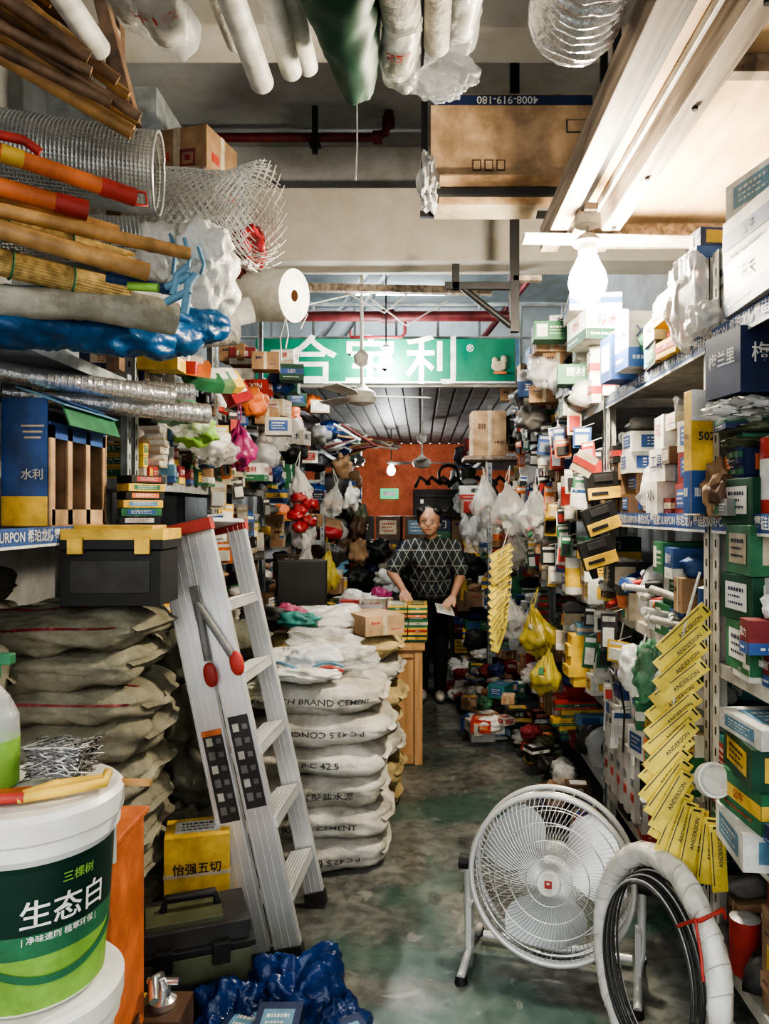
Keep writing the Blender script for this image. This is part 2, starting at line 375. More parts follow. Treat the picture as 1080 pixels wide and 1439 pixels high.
m=MB(); m.box((-.25,5.2,3.1),(1.5,.06,.05),'rafter',R=Matrix.Rotation(.02,3,'Y')); 
m.box((-.9,5.2,3.16),(.03,.03,.08),'blacksteel')
for a in(((-.95,5.35,3.0),(-.3,5.5,3.2),(.15,5.3,3.15)),((-.6,5.2,3.12),(-.25,5.25,2.95),(.0,5.2,3.14)),((-.43,5.4,3.15),(-.1,5.4,2.9),(.2,5.3,3.05)),((-.9,5.3,3.15),(-.8,5.3,2.95),(-.85,5.3,2.85))): m.tube(a,.006,'white',5)
m.obj('hanging_wood_batten')
m=MB()
for i in range(9): 
    x=-1.6+i*.35; m.tube([(x,6.3,2.7),(x,6.3,3.3)],.012,'steelpaint',6)
m.tube([(-1.7,6.3,3.3),(1.3,6.3,3.3)],.018,'steelpaint',8); m.tube([(-1.7,6.3,3.02),(1.3,6.3,3.02)],.012,'steelpaint',8)
m.tube([(.2,7.2,2.72),(1.2,7.4,4.0)],.03,'redpipe',8); m.tube([(-1.3,7.2,2.75),(-.4,7.2,4.0)],.03,'steelpaint',8); m.tube([(-1.1,7.2,2.75),(-.2,7.2,4.0)],.03,'steelpaint',8)
m.obj('mezzanine_railing')
m=MB()
for i in range(9):
    pbox(m,(-1.4+i*.33+R.uniform(-.03,.03),7.9+R.uniform(-.1,.1),2.72),(R.uniform(.22,.3),.3,R.uniform(.3,.7)),R.uniform(-.1,.1),R.choice(['white','offwhite','ltblue','card','blue']),('-y',))
m.obj('stored_cartons',.003)
m=MB(); B0,B1=-1.32,.76
m.box(((B0+B1)/2,6.0,2.76),(B1-B0,.012,.36),'bannergreen')
m.box(((B0+B1)/2,6.0,2.59),(B1-B0,.02,.015),'white')
TM=lambda x,z:Tr(x,5.992,z)@Rx(pi/2)
for ch,x in(('合',-.88),('宝',-.40),('利',.10)): m.text(ch,TM(x,2.74),.42,'white',sx=1.05)
m.text('®',TM(.40,2.86),.08,'white')
m.lump((.63,5.985,2.72),(.06,.006,.04),'cream',.0,2,3,n=12); m.lump((.6,5.985,2.76),(.025,.006,.03),'cream',n=8,amp=0); m.lump((.67,5.985,2.77),(.025,.006,.035),'cream',n=8,amp=0); m.box((.64,5.98,2.665),(.1,.006,.02),'orange')
m.obj('green_banner')
def bulb(name,c,r,mt,top,shade=False):
    m=MB(); x,y,z=c
    m.lathe([(.003,-r*1.05),(r*.5,-r*.92),(r*.85,-r*.55),(r,0),(r*.9,r*.5),(r*.6,r*1.1),(r*.42,r*1.5)],c,mt,24)
    m.lathe([(r*.45,r*1.5),(r*.5,r*1.6),(r*.5,r*2.0),(r*.3,r*2.2)],c,'offwhite',20)
    m.lathe([(r*.75,r*1.95),(r*.8,r*2.05),(r*.5,r*2.4),(r*.12,r*2.6)],c,'offwhite',20)
    m.tube([(x,y,z+r*2.5),(x,y,top)],.006,'black' if not shade else 'offwhite',6); m.obj(name)
bulb('light_bulb',(.65,2.9,2.44),.075,'bulb',2.66,True)
bulb('light_bulb',(-.26,5.7,2.70),.05,'bulbf',4.06)
bulb('light_bulb',(-.36,9.3,2.06),.05,'bulbf',2.58)
def fill_tube(c,l,ax='x'):  # fill light shaped as a tube fixture, added to brighten loft and back zone
    m=MB(); x,y,z=c; d=V((l/2,0,0)) if ax=='x' else V((0,l/2,0))
    m.box((x,y,z+.03),(l if ax=='x' else .06,.06 if ax=='x' else l,.03),'white'); m.cyl(V(c)-d*.96,V(c)+d*.96,.014,.014,'tube',12)
    for q in(-1,1): m.box(V(c)+d*q*.98,(.03,.03,.05),'white')
    m.obj('added_fill_tube')
fill_tube((-1.2,6.6,3.98),1.2,'y'); fill_tube((1.1,6.8,3.98),1.2,'y'); fill_tube((-.2,7.0,4.0),1.2); fill_tube((-.2,8.4,4.0),1.2)  # added fill above the mezzanine
fill_tube((1.1,7.6,2.53),1.2,'y'); fill_tube((-1.3,7.4,2.53),1.2,'y'); fill_tube((1.0,9.9,2.53),1.2,'y')  # added fill for the deep interior below it
def cfan(c,top,L,a0,mt='offwhite'):
    m=MB(); x,y,z=c
    m.tube([(x,y,z+.08),(x,y,top)],.012,mt,8)
    m.lathe([(.02,-.07),(.09,-.05),(.11,-.01),(.1,.03),(.05,.06),(.02,.09)],c,mt,24)
    m.lathe([(.015,.22),(.05,.24),(.06,.3),(.02,.34)],c,mt,20)
    for i in range(3):
        T=Tr(*c)@Rz(a0+i*2*pi/3)@Rx(.18)
        m.add([(.09,-.02,0),(.2,-.055,0),(L,-.065,0),(L+.02,0,0),(L,.065,0),(.2,.055,0),(.09,.02,0),(.09,-.02,.006),(.2,-.055,.006),(L,-.065,.006),(L+.02,0,.006),(L,.065,.006),(.2,.055,.006),(.09,.02,.006)],
          [tuple(range(7))[::-1],tuple(range(7,14))]+[(i2,(i2+1)%7,7+(i2+1)%7,7+i2) for i2 in range(7)],mt,False,T)
    m.obj('ceiling_fan')
cfan((-.43,5.5,2.40),4.1,.5,.15); cfan((0.02,8.6,2.12),2.59,.45,.5)

# ------------------------------------------------------------------ racks
def rack(side,x0,y0,y1,levels,ztop,depth=.5,strip=(),mt='steelpaint'):
    m=MB(); x1=x0+side*depth
    for x,sx in((x0,side),(x1,-side)):
        for y,sy in((y0,1),(y1,-1)):
            m.box((x+sx*.0015,y+sy*.02,ztop/2),(.003,.04,ztop),mt); m.box((x+sx*.02,y+sy*.0015,ztop/2),(.04,.003,ztop),mt)
            z=.08
            while z<ztop-.03:
                m.box((x-sx*.0008,y+sy*.02,z),(.001,.008,.022),'black'); m.box((x+sx*.02,y-sy*.0008,z),(.008,.001,.022),'black'); z+=.06
    for z in levels:
        m.box((x0+side*depth/2,(y0+y1)/2,z-.003),(depth-.012,y1-y0-.012,.004),mt)
        for x in(x0+side*.006,x1-side*.006): m.box((x,(y0+y1)/2,z-.02),(.004,y1-y0-.012,.04),mt)
        m.box((x0+side*depth/2,y0+.006,z-.02),(depth-.02,.004,.04),mt)
    for z in strip:
        xs=x0-side*.006
        m.box((xs,(y0+y1)/2,z-.022),(.004,y1-y0-.02,.056),'blue'); m.box((xs-side*.0005,(y0+y1)/2,z-.047),(.004,y1-y0-.02,.008),'white')
        sgn=-1 if side>0 else 1
        y=y0+.2
        while y<y1-.12:
            U=V((0,sgn,0));W=V((0,0,1));N=U.cross(W)
            M=Tr(xs-side*.004,y,z-.02)@Matrix((list(U)+[0],list(W)+[0],list(N)+[0],[0,0,0,1])).transposed()
            m.text('SURPON 希珀龙防霉硅胶',M,.038,'white'); y+=.43
    return m.obj('steel_shelf_rack')
RL=[.3,.68,1.12,1.54,2.07]
rack(1,.85,1.35,2.17,RL,2.3,strip=(1.54,2.07),mt='offwhite')
rack(1,.85,2.2,3.4,RL,2.3,strip=(1.54,2.07),mt='offwhite')
rack(1,.85,3.43,4.9,RL,2.3,mt='steelpaint'); rack(1,.85,4.93,6.5,RL,2.3)
rack(-1,-1.1,1.5,2.85,[1.5,2.05],2.07,.6,strip=(1.5,)); rack(-1,-1.1,2.88,4.0,[1.68,2.05],2.9,.6,strip=()); 
LL=[.4,.85,1.3,1.7,2.1]
rack(-1,-1.1,4.03,5.25,LL,2.9,.6); rack(-1,-1.1,5.28,6.6,LL,2.5,.6)
rack(-1,-.85,6.65,9.2,LL,2.5,.6); rack(1,.6,6.65,9.2,RL,2.5,.6)
for (a,b) in((1.4,2.14),(2.24,3.36),(3.47,4.86),(4.97,6.45)):
    for i,z in enumerate(RL):
        h=(RL[i+1]-z-.06) if i<4 else R.uniform(.3,.42)
        if a<2 and z>2: continue
        goods('hardware_cartons',1,.87,a,b,z,h,.33,jut=.05 if a<3 else .12,big=1.1 if i==4 else 1,bags=.14 if a<3 else .28)
for (a,b) in((4.07,5.2),(5.32,6.55)):
    for i,z in enumerate(LL):
        goods('hardware_cartons',-1,-1.12,a,b,z,(LL[i+1]-z-.06) if i<4 else .35,.35,jut=.12,bags=.3)
for z,h in((1.68,.3),(2.06,.25)): goods('hardware_cartons',-1,-1.12,2.93,3.96,z,h,.35,jut=.03,bags=.05,big=.7)
for i,z in enumerate(LL): goods('hardware_cartons',-1,-.86,6.7,9.15,z,.36,.35,jut=.25,big=1.3,bags=.35)
for i,z in enumerate(RL): goods('hardware_cartons',1,.62,6.7,9.15,z,.36,.35,jut=.25,big=1.3,bags=.35)
goods('hardware_cartons',-1,-1.14,2.95,3.95,1.05,.3,.3,jut=0,bags=.1)

# ------------------------------------------------------------------ pillow sacks
def sackS(p,size,seed,amp,n=4.0):
    d=V(p).normalized(); r=(abs(d.x)**n+abs(d.y)**n+abs(d.z)**n)**(-1/n); q=d*r
    f=1-.38*abs(q.x)**5-.3*abs(q.y)**6
    qa=V((q.x*2.6+seed*2+q.z*.8,q.y*2.2,q.z*1.0+seed))
    w=nz_(V((q.x*1.8+seed,q.y*1.8,q.z*1.1+seed*.7)))*amp*.9+ridge(qa)*amp*.3+ridge(qa*2.3)*amp*.14
    return V((q.x*size[0]/2*(1+w*.2),q.y*size[1]/2*(1+w*.3),q.z*size[2]/2*f*(1+w)))
def sack(m,c,size,mt,rz=0,ry=0,seed=0,amp=.22,txt=None,tmat='inkgrey',stripe=None,tsize=.055,flip=False,tx=0):
    T=Tr(*c)@Rz(rz)@Ry(ry)
    m.add([sackS(p,size,seed,amp) for p in CT[0]],CT[1],mt,True,T)
    def f(u,v,off=.006):
        u+=tx; p=sackS((u/(size[0]/2),-1,v/(size[2]/2)),size,seed,amp); p.y-=off; return T@p
    if txt:
        if flip: m.text(txt,None,tsize,tmat,fmap=lambda u,v:f(-u,-v))
        else: m.text(txt,None,tsize,tmat,fmap=f)
    if stripe:
        vs=[]
        for i in range(41):
            t=-.95+1.9*i/40
            for e in(0,.07):
                q=sackS((t,-1,.35+e*2),size,seed,amp)+V((0,-.003,.002)); vs.append(T@q)
        m.add(vs,[(2*i,2*i+2,2*i+3,2*i+1) for i in range(40)],stripe)
        vs=[]
        for i in range(41):
            t=-.95+1.9*i/40
            for e in(0,.05):
                q=sackS((t,-.5+e,1),size,seed,amp)+V((0,0,.003)); vs.append(T@q)
        m.add(vs,[(2*i,2*i+2,2*i+3,2*i+1) for i in range(40)],stripe)
    for sx in(-1,1):
        vs=[]
        for i in range(9):
            t=-.8+1.6*i/8; p=sackS((sx,t,0),size,seed,amp)
            for e,zz in((0,.012),(0,-.012),(.02,.0)): vs.append(T@(p+V((sx*e,0,zz))))
        m.add(vs,[(3*i+a,3*i+3+a,3*i+3+(a+1)%3,3*i+(a+1)%3) for i in range(8) for a in range(3)],mt)
rs=random.Random(3)
m=MB(); z=0; TXo=['P·C 42.5 硅酸盐水泥','RAND CEMENT','年合硅酸盐水泥','P·C 42.5','P·C 42.5 CONCH B','CONCH BRAND CEMENT']
for i in range(6):
    h=.135; sack(m,(-.46+rs.uniform(-.02,.02),3.42,z+h*.5),(.64,.5,h*1.14),'bagwhite',rs.uniform(-.06,.06),rs.uniform(-.02,.02),i*3+1,.36,TXo[i],tsize=.046,flip=i in(0,4),tx=.03); z+=h
m.obj('cement_bag_stack')
m=MB(); z=0
for i in range(7):
    h=.13; sack(m,(-.47+rs.uniform(-.03,.03),4.05,z+h*.5),(.72,.52,h*1.12),'bagyellow' if i not in(2,5) else 'bagwhite',rs.uniform(-.06,.06),0,i*3+60,.4); z+=h
m.obj('sand_bag_stack')
m=MB(); z=0
for i in range(11):
    h=.112; jx=rs.uniform(-.04,.04)
    sack(m,(-1.15+jx-.003*i,2.47,z+h*.5),(.58,.5,h*1.25),'bagolive',rs.uniform(-.12,.12),rs.uniform(-.06,.06),i*5+100,.5,stripe='crimson' if i in(8,10,6,3) else None); z+=h
sack(m,(-1.36,2.12,1.12),(.36,.28,.22),'bagolive',.5,.3,333,.4)
m.obj('sand_bag_stack')
m=MB(); z=0
for i in range(12):
    h=.112; sack(m,(-1.68,2.5+rs.uniform(-.04,.04),z+h*.5),(.46,.6,h*1.25),'bagdark' if i%2 else 'bagolive',rs.uniform(-.1,.1),rs.uniform(-.06,.06),i*5+400,.45); z+=h
m.obj('sand_bag_stack')
m=MB(); z=0
for i in range(9):
    h=.115; sack(m,(-1.0+rs.uniform(-.06,.05),3.3,z+h*.5),(.55,.5,h*1.25),rs.choice(['bagolive','bagdark','bagolive']),rs.uniform(-.2,.2),rs.uniform(-.1,.1),i*5+200,.5); z+=h
m.obj('sand_bag_stack')
m=MB()
for i,(x,y,z,a) in enumerate(((-.86,2.86,.12,.3),(-.88,2.88,.33,-.4),(-.86,2.9,.55,.5),(-.92,2.92,.76,.2),(-.93,2.93,.97,.2))):
    m.lump((x,y,z),(.13,.1,.13),'bagolive' if i%2 else 'bagdark',.5,4,i+5,n=24)
m.obj('crumpled_woven_sacks')

# ------------------------------------------------------------------ ladder
def ladder():
    m=MB()
    b=V((-.44,2.55,0)); t=V((-.775,2.6,1.5)); up=(t-b).normalized(); L=(t-b).length
    w=V((.012,.38,.02)); w=(w-up*w.dot(up)).normalized(); n=w.cross(up).normalized()
    if n.x>0: n=-n
    M=Matrix((list(-n)+[0],list(w)+[0],list(up)+[0],[0,0,0,1])).transposed(); M=Tr(*b)@M
    m.T=M
    def rail(x,y,z0,z1,wd=.075,tilt=0):
        T=Tr(x,y,0)@Ry(tilt)
        m.box((0,0,(z0+z1)/2),(wd,.004,z1-z0),'alu',T=T)
        for s in(-1,1): m.box((s*wd/2,.012*1,(z0+z1)/2),(.004,.028,z1-z0),'alu',T=T)
        for s in(-.9,-.25,.25,.9): m.box((s*wd*.5,-.003,(z0+z1)/2),(.003,.002,z1-z0),'silverpaint',T=T)
        m.box((0,.008,z0+.02),(wd+.012,.04,.05),'dkgrey',T=T)
    W=.38
    for y in(0,W):
        rail(.02 if y else 0,y,.02,L,.09 if y==0 else .07); rail(-.108,y,.02,L-.02,.09 if y==0 else .05,.002)
    for i in range(5):
        z=.24+i*.255
        m.box((0.01,W/2,z),(.085,W-.03,.006),'alu'); m.box((-.03,W/2,z-.015),(.005,W-.03,.035),'alu'); m.box((.05,W/2,z-.015),(.005,W-.03,.035),'alu')
        for k in range(7): m.box((-.026+k*.012,W/2,z+.004),(.003,W-.04,.003),'silverpaint')
        m.tube([(.0,.03,z-.03),(.0,.1,z-.005)],.006,'alu',6); m.box((-.11,W/2,z-.06),(.03,W-.02,.02),'alu')
    m.box((-.05,W/2,L+.012),(.22,W+.06,.014),'alu')
    for y in(-.02,W+.02): m.box((-.055,y,L+.0),(.23,.045,.04),'red')
    m.box((-.165,0,L-.02),(.02,.05,.07),'red')
    m.tube([(-.05,-.018,L-.26),(-.055,-.02,L-.46)],.013,'grey',8); m.tube([(-.05,-.018,L-.26),(.03,-.02,L-.46)],.013,'grey',8)
    m.lump((-.055,-.022,L-.51),(.024,.014,.042),'red',0,n=12); m.lump((.043,-.022,L-.49),(.024,.014,.042),'red',0,n=12); m.box((-.05,-.018,L-.26),(.03,.014,.12),'grey'); 
    for x,zc in((0.0,.71),(-.1,.68)):
        m.box((x,-.005,zc),(.07,.002,.32),'dkgrey')
        for r in range(6):
            m.box((x-.014,-.0068,zc-.12+r*.048),(.022,.001,.028),'offwhite' if r%2 else 'grey'); m.box((x+.018,-.0068,zc-.12+r*.048),(.018,.001,.018),'grey')
    m.box((-.1,-.0068,.83),(.07,.0015,.02),'orange')
    m.T=None; m.obj('aluminium_step_ladder',.0015)
ladder()

# ------------------------------------------------------------------ floor drum fan
def drum_fan():
    m=MB(); C=V((.445,2.52,.33)); m.T=Tr(*C)@Rz(-.3)@Rx(-.1)
    RR=.268; F=-.05; Bk=.06
    def ring(r,y,rt,mt='chrome',n=64): m.tube([(r*math.cos(2*pi*i/n),y,r*math.sin(2*pi*i/n)) for i in range(n)],rt,mt,8,True)
    ring(RR,F,.01,'silverpaint'); ring(RR+.002,F+.025,.006); ring(RR,Bk,.01,'silverpaint'); ring(RR-.006,0,.005)
    dome=lambda r,s:F-.035*(1-(r/RR)**2) if s>0 else Bk+.035*(1-(r/RR)**2)
    for s,cnt in((1,96),(-1,56)):
        for i in range(cnt):
            a=2*pi*i/cnt; pts=[]
            for k in range(7):
                r=.04+(RR-.04)*k/6; aa=a+(.35*(1-k/6) if s>0 else 0); pts.append((r*math.cos(aa),dome(r,s),r*math.sin(aa)))
            m.tube(pts,.0013,'chrome',4)
        for r in(.075,.13,.185,.235): ring(r,dome(r,s),.002)
    for k in range(24):
        a=2*pi*k/24; m.tube([(RR*math.cos(a),F,RR*math.sin(a)),(RR*math.cos(a),Bk,RR*math.sin(a))],.0022,'chrome',4)
    m.cyl((0,-.082,0),(0,-.1,0),.042,.037,'white',28); m.box((0,-.101,.0),(.024,.002,.024),'red'); m.box((0,-.1025,.003),(.01,.001,.006),'white')
    m.cyl((0,-.05,0),(0,.0,0),.05,.06,'silverpaint',24); m.cyl((0,.03,0),(0,.16,0),.065,.06,'silverpaint',24)
    for b in range(3):
        a0=b*2*pi/3+.4; vs=[]
        for i in range(9):
            r=.05+.195*i/8; half=.3+.5*math.sin(pi*min(1,i/8*.75+.1))
            for j in range(9):
                t=-1+2*j/8; aa=a0+t*half; vs.append((r*math.cos(aa),.0+.04*t+.01*t*t,r*math.sin(aa)))
        m.add(vs,[(i*9+j,i*9+j+1,(i+1)*9+j+1,(i+1)*9+j) for i in range(8) for j in range(8)],'alu',True)
    m.T=Tr(C.x,C.y,0)@Rz(-.3); z0=C.z
    for s in(-1,1):
        x=s*(RR+.022)
        m.tube([(x,.0,z0),(x,.0,.12),(x*.96,-.02,.05),(x*.96,-.16,.022)],.014,'silverpaint',10); m.tube([(x,.0,.1),(x*.98,.12,.022),(x*.98,.16,.022)],.014,'silverpaint',10)
        m.cyl((x-s*.02,0,z0),(x+s*.03,0,z0),.022,.026,'black',14); m.box((x*.96,-.02,.13),(.018,.05,.14),'silverpaint')
        m.cyl((x*.96,-.15,0.0),(x*.96,-.15,.025),.022,.018,'black',12); m.cyl((x*.98,.15,0.0),(x*.98,.15,.025),.022,.018,'black',12)
    m.tube([(-RR*.96,.1,.03),(RR*.96,.1,.03)],.014,'silverpaint',10)
    m.T=None; m.obj('floor_drum_fan')
drum_fan()

# ------------------------------------------------------------------ wrapped wire coil
m=MB(); m.T=Tr(.645,2.05,.315)@Rz(-1.25)@Rx(-.1)
n=260; pts=[(.255*math.cos(2*pi*i/n),0,.275*math.sin(2*pi*i/n)) for i in range(n)]
m.tube(pts,.03,'filmo',16,True,rf=lambda t:.031+.0012*((t*30)%1),jit=.18,jl=8)
for i in range(30):
    a=2*pi*i/30; c=V((.255*math.cos(a),0,.275*math.sin(a))); e1=V((math.cos(a),0,math.sin(a))); e2=V((0,1,0)); tg=V((-math.sin(a),0,math.cos(a)))
    m.tube([c+(e1*math.cos(q*pi/8)+e2*math.sin(q*pi/8))*.0325+tg*.016*math.cos(q*pi/8) for q in range(16)],.0013,'offwhite',4,True)
for k in range(11):
    r=.226-.003*k; m.tube([(r*math.cos(2*pi*i/80)+.006*math.sin(k*2),.03-.007*k,-.004+r*1.1*math.sin(2*pi*i/80)-.001*k) for i in range(80)],.003,'dkgrey' if k%3 else 'silverpaint',6,True)
m.tube([(.17,-.03,.2),(.22,-.05,.23),(.235,.0,.26),(.2,.04,.22)],.006,'red',6); m.tube([(.2,-.05,.22),(.24,-.06,.16),(.25,-.055,.1)],.004,'red',5); m.tube([(.2,-.05,.22),(.15,-.06,.18)],.005,'red',5)
m.T=None; m.obj('wrapped_wire_coil')

# ------------------------------------------------------------------ bucket stack
m=MB(); bx,by=-.71,1.37
mat('labeldark',(.004,.03,.02),.4,dirt=0); mat('bucketwhite',(.8,.8,.78),.35,var=.04,dirt=.12)
for i in range(3):
    z=i*.35; bw='bucketwhite'
    if i==2:
        mm=[bw,'lime','lime','green','labeldark','labeldark']+[bw]*6
    else: mm=[bw]*12
    m.lathe([(.118,.0),(.122,.006),(.125,.05),(.130,.10),(.133,.14),(.139,.248),(.1405,.258),(.15,.272),(.151,.295),(.156,.30),(.157,.335),(.148,.345),(.12,.343)],(bx,by,z),mm+[bw],48)
    if i<2: 
        m.cyl((bx+.121,by-.066,z+.25),(bx+.14,by-.077,z+.25),.014,.014,bw,12)
        m.tube([(bx-.14+.3*t,by-.075-.11*math.sin(pi*t),z+.25-.09*math.sin(pi*t)) for t in [k/12 for k in range(13)]],.0035,bw,6)
        m.tube([(bx-.05+.1*t,by-.075-.11*math.sin(pi*(.32+.36*t)),z+.25-.09*math.sin(pi*(.32+.36*t))) for t in [k/5 for k in range(6)]],.009,bw,8)
def bmap(z0,th0):
    def f(u,v):
        zz=z0+v; r=.1255+(zz-.7-.05)*.066+.0035; th=th0+u/r; return V((bx+r*math.cos(th),by+r*math.sin(th),zz))
    return f
m.text('生态白',None,.052,'bucketwhite',fmap=bmap(.872,-.68)); m.text('| 净味速刷 植萃环保 |',None,.014,'bucketwhite',fmap=bmap(.832,-.74)); m.text('三棵树',None,.02,'lime',fmap=bmap(.925,-.55))
vs=[]
for i in range(30):
    th=-2.2+2.6*i/29
    for e in(0,1):
        zz=.7+.075+.025*math.sin(th*2)+e*.014; r=.1255+(zz-.75)*.066+.003; vs.append((bx+r*math.cos(th),by+r*math.sin(th),zz))
m.add(vs,[(2*i,2*i+2,2*i+3,2*i+1) for i in range(29)],'green')
m.obj('paint_bucket_stack')
LZ=1.046
m=MB()
for k in range(9):
    pts=[]
    for i in range(260):
        a=i*.9+k; q=V((math.sin(a*1.3+k),math.cos(a*1.7),math.sin(a*.77+k*2)))*(.6+.4*noise.noise(V((i*.3,k,0)))); pts.append((bx+.04+q.x*.075,by+.03+q.y*.06,LZ+.045+q.z*.038))
    m.tube(pts,.0014,'grey' if k%3 else 'wire',3)
m.obj('steel_wool')
m=MB()
m.tube([(bx-.08,by-.08,LZ+.01),(bx-.03,by-.1,LZ+.014),(bx+.03,by-.085,LZ+.013)],.009,'red',8)
m.tube([(bx+.02,by-.088,LZ+.012),(bx+.09,by-.06,LZ+.016),(bx+.14,by-.02,LZ+.015),(bx+.13,by+.02,LZ+.02)],.009,'yellow',8)
m.tube([(bx+.02,by-.07,LZ+.012),(bx+.06,by-.04,LZ+.02),(bx+.13,by-.0,LZ+.016)],.008,'yellow',8)
m.box((bx-.03,by-.06,LZ+.006),(.1,.05,.008),'orange',R=Matrix.Rotation(.3,3,'Z')); m.box((bx+.09,by+.06,LZ-.01),(.22,.014,.009),'bamboo',R=Matrix.Rotation(-.1,3,'Z'))
m.obj('pliers_and_tools')
m=MB(); m.lathe([(.04,0),(.045,.005),(.047,.09),(.045,.13),(.03,.165),(.014,.185),(.014,.2)],(bx-.075,by-.0,LZ),['filmg','lime','film','film','film','film','film'],28)
m.lathe([(.016,.2),(.016,.225)],(bx-.075,by,LZ),'green',16); m.box((bx-.06,by-.01,LZ+.237),(.06,.02,.02),'green'); m.obj('spray_bottle',.002)
m=MB(); m.box((-.93,1.77,.40),(.48,.2,.8),'orange'); m.box((-.93,1.77,.805),(.5,.22,.014),'orange')
for k in range(4): m.box((-.93,1.664,.12+k*.19),(.44,.012,.17),'orange'); m.box((-.93,1.65,.17+k*.19),(.14,.012,.014),'silverpaint')
for k in range(3): m.box((-.686,1.77,.3+k*.012),(.006,.12,.005),'brown')
m.box((-.7,1.66,.82),(.05,.01,.1),'silverpaint'); m.obj('orange_tool_cabinet',.004)
m=MB()
m.lathe([(.03,0),(.032,.004),(.034,.02),(.02,.03),(.02,.05)],(-.66,1.92,.28),'chrome',16,)
m.tube([(-.66,1.92,.33),(-.66,1.9,.37),(-.66,1.85,.39),(-.64,1.8,.37)],.012,'chrome',10); m.tube([(-.7,1.92,.345),(-.62,1.92,.345)],.009,'chrome',8)
m.box((-.66,1.92,.14),(.12,.12,.28),'brown'); m.obj('chrome_faucet_on_carton')
m=MB(); T=Tr(-.7,2.28,0)@Rz(.35); m.T=T
m.box((0,0,.13),(.34,.22,.24),'olive'); m.box((0,0,.295),(.33,.2,.07),'dkgrey'); m.box((0,0,.268),(.36,.24,.018),'black')
m.box((-.02,-.02,.335),(.22,.12,.02),'olive')
for s in(-.08,.08): m.box((s,-.125,.26),(.05,.02,.06),'black')
m.tube([(-.08,0,.34),(-.07,0,.38),(.07,0,.38),(.08,0,.34)],.013,'black',8); m.box((0,-.112,.13),(.22,.006,.1),'dkgrey'); m.T=None; m.obj('plastic_tool_case',.014)
m=MB(); pbox(m,(-.76,2.56,.0),(.24,.17,.22),.15,'card',('-y','+x')); pbox(m,(-.76,2.56,.221),(.21,.16,.25),.25,'yellow',('-y','+x','top'),5,word='怡强五切',ink='ink'); m.box((-.76,2.56,.346),(.215,.165,.012),'cream',R=Matrix.Rotation(.25,3,'Z')); m.obj('yellow_carton',.003)
m=MB()
for i in range(5): pbox(m,(-.58+.1*i,1.97+.05*(i%2),.02),(.12,.18,.1+.04*(i%3)),.25*(i-2),'navy',('-y','+x','top'),[0,5,1,0,5][i],'ltblue','white',word=['LOO','100','100','管件','LOO'][i])
m.obj('navy_boxes')
m=MB()
for i,(x,y,z,rx,ry,rz) in enumerate(((-.52,2.12,.08,.13,.1,.12),(-.36,2.16,.1,.15,.1,.14),(-.24,2.08,.07,.09,.14,.1),(-.4,1.84,.03,.24,.06,.05),(-.6,1.95,.06,.05,.12,.08))): m.lump((x,y,z),(rx,ry,rz),'filmb',.42,5,i+4,n=34)
m.obj('blue_plastic_bag')
m=MB()
for i,(x,c,h) in enumerate(((-.66,'ltblue',.2),(-.61,'red',.14),(-.74,'crimson',.25),(-.8,'dkgrey',.2))): m.lathe([(.028,0),(.03,.005),(.03,h*.3),(.03,h*.75),(.012,h*.85),(.012,h)],(x,1.97+.02*i,0),[c,c,'white' if i<2 else c,c,'yellow','yellow'],16)
m.obj('glue_bottles')
m=MB(); m.T=Tr(-.95,2.38,1.262)@Rz(.05)
m.box((0,0,.085),(.3,.2,.17),'black'); m.box((0,0,.188),(.32,.22,.03),'black'); m.box((0,0,.218),(.32,.21,.035),'yellow'); m.box((0,0,.24),(.24,.15,.012),'yellow')
for s in(-.1,.1): m.box((s,-.112,.185),(.045,.015,.05),'yellow')
m.box((0,-.102,.09),(.24,.004,.1),'dkgrey'); m.T=None; m.obj('plastic_toolbox',.006)
m=MB(); m.T=Tr(-1.2,2.48,1.503)
m.box((-.005,-.2,.2),(.14,.005,.39),'blue'); m.box((-.005,-.2035,.05),(.14,.003,.09),'yellow'); m.box((-.075,0,.2),(.005,.4,.39),'blue'); m.box((0,.2,.2),(.15,.005,.39),'card2'); m.box((0,0,.004),(.15,.4,.006),'card')
m.text('水利',Tr(.02,-.206,.16)@Rx(pi/2),.035,'white')
for k in range(3): m.box((.02,-.2035,.31-.018*k),(.07-.01*k,.001,.006),'cream')
for y in(-.185,-.07,.06,.19): m.box((.07,y,.16),(.006,.03,.31),'card2'); m.box((.0,y,.15),(.13,.006,.3),'card')
m.box((.07,0,.03),(.006,.38,.05),'card2'); m.box((.07,0,.3),(.006,.4,.05),'blue')
for y in(-.13,.0,.125): m.box((-.03,y,.12),(.05,.08,.22),'brown')
m.box((.05,-.02,.4),(.16,.4,.005),'ltblue',R=Matrix.Rotation(.35,3,'Y')); m.box((.06,-.02,.405),(.1,.26,.003),'blue',R=Matrix.Rotation(.35,3,'Y')); m.box((.115,.0,.345),(.005,.38,.07),'green',R=Matrix.Rotation(-.35,3,'Y'))
m.T=None; m.obj('open_blue_carton',.0015)
m=MB(); pbox(m,(-1.36,2.15,1.503),(.2,.2,.42),.1,'card2',('-y','+x'),3); pbox(m,(-1.45,1.95,1.503),(.2,.15,.25),.1,'yellow',('-y','+x'),1); m.obj('cardboard_carton',.003)
m=MB()
for i in range(6): pbox(m,(-1.03,2.74+.005*i,1.505+.03*i),(.14,.1,.028),.4+.1*i,['black','green','yellow','black','yellow','black'][i],('-y','+x'),1)
m.obj('flat_tool_boxes',.002)

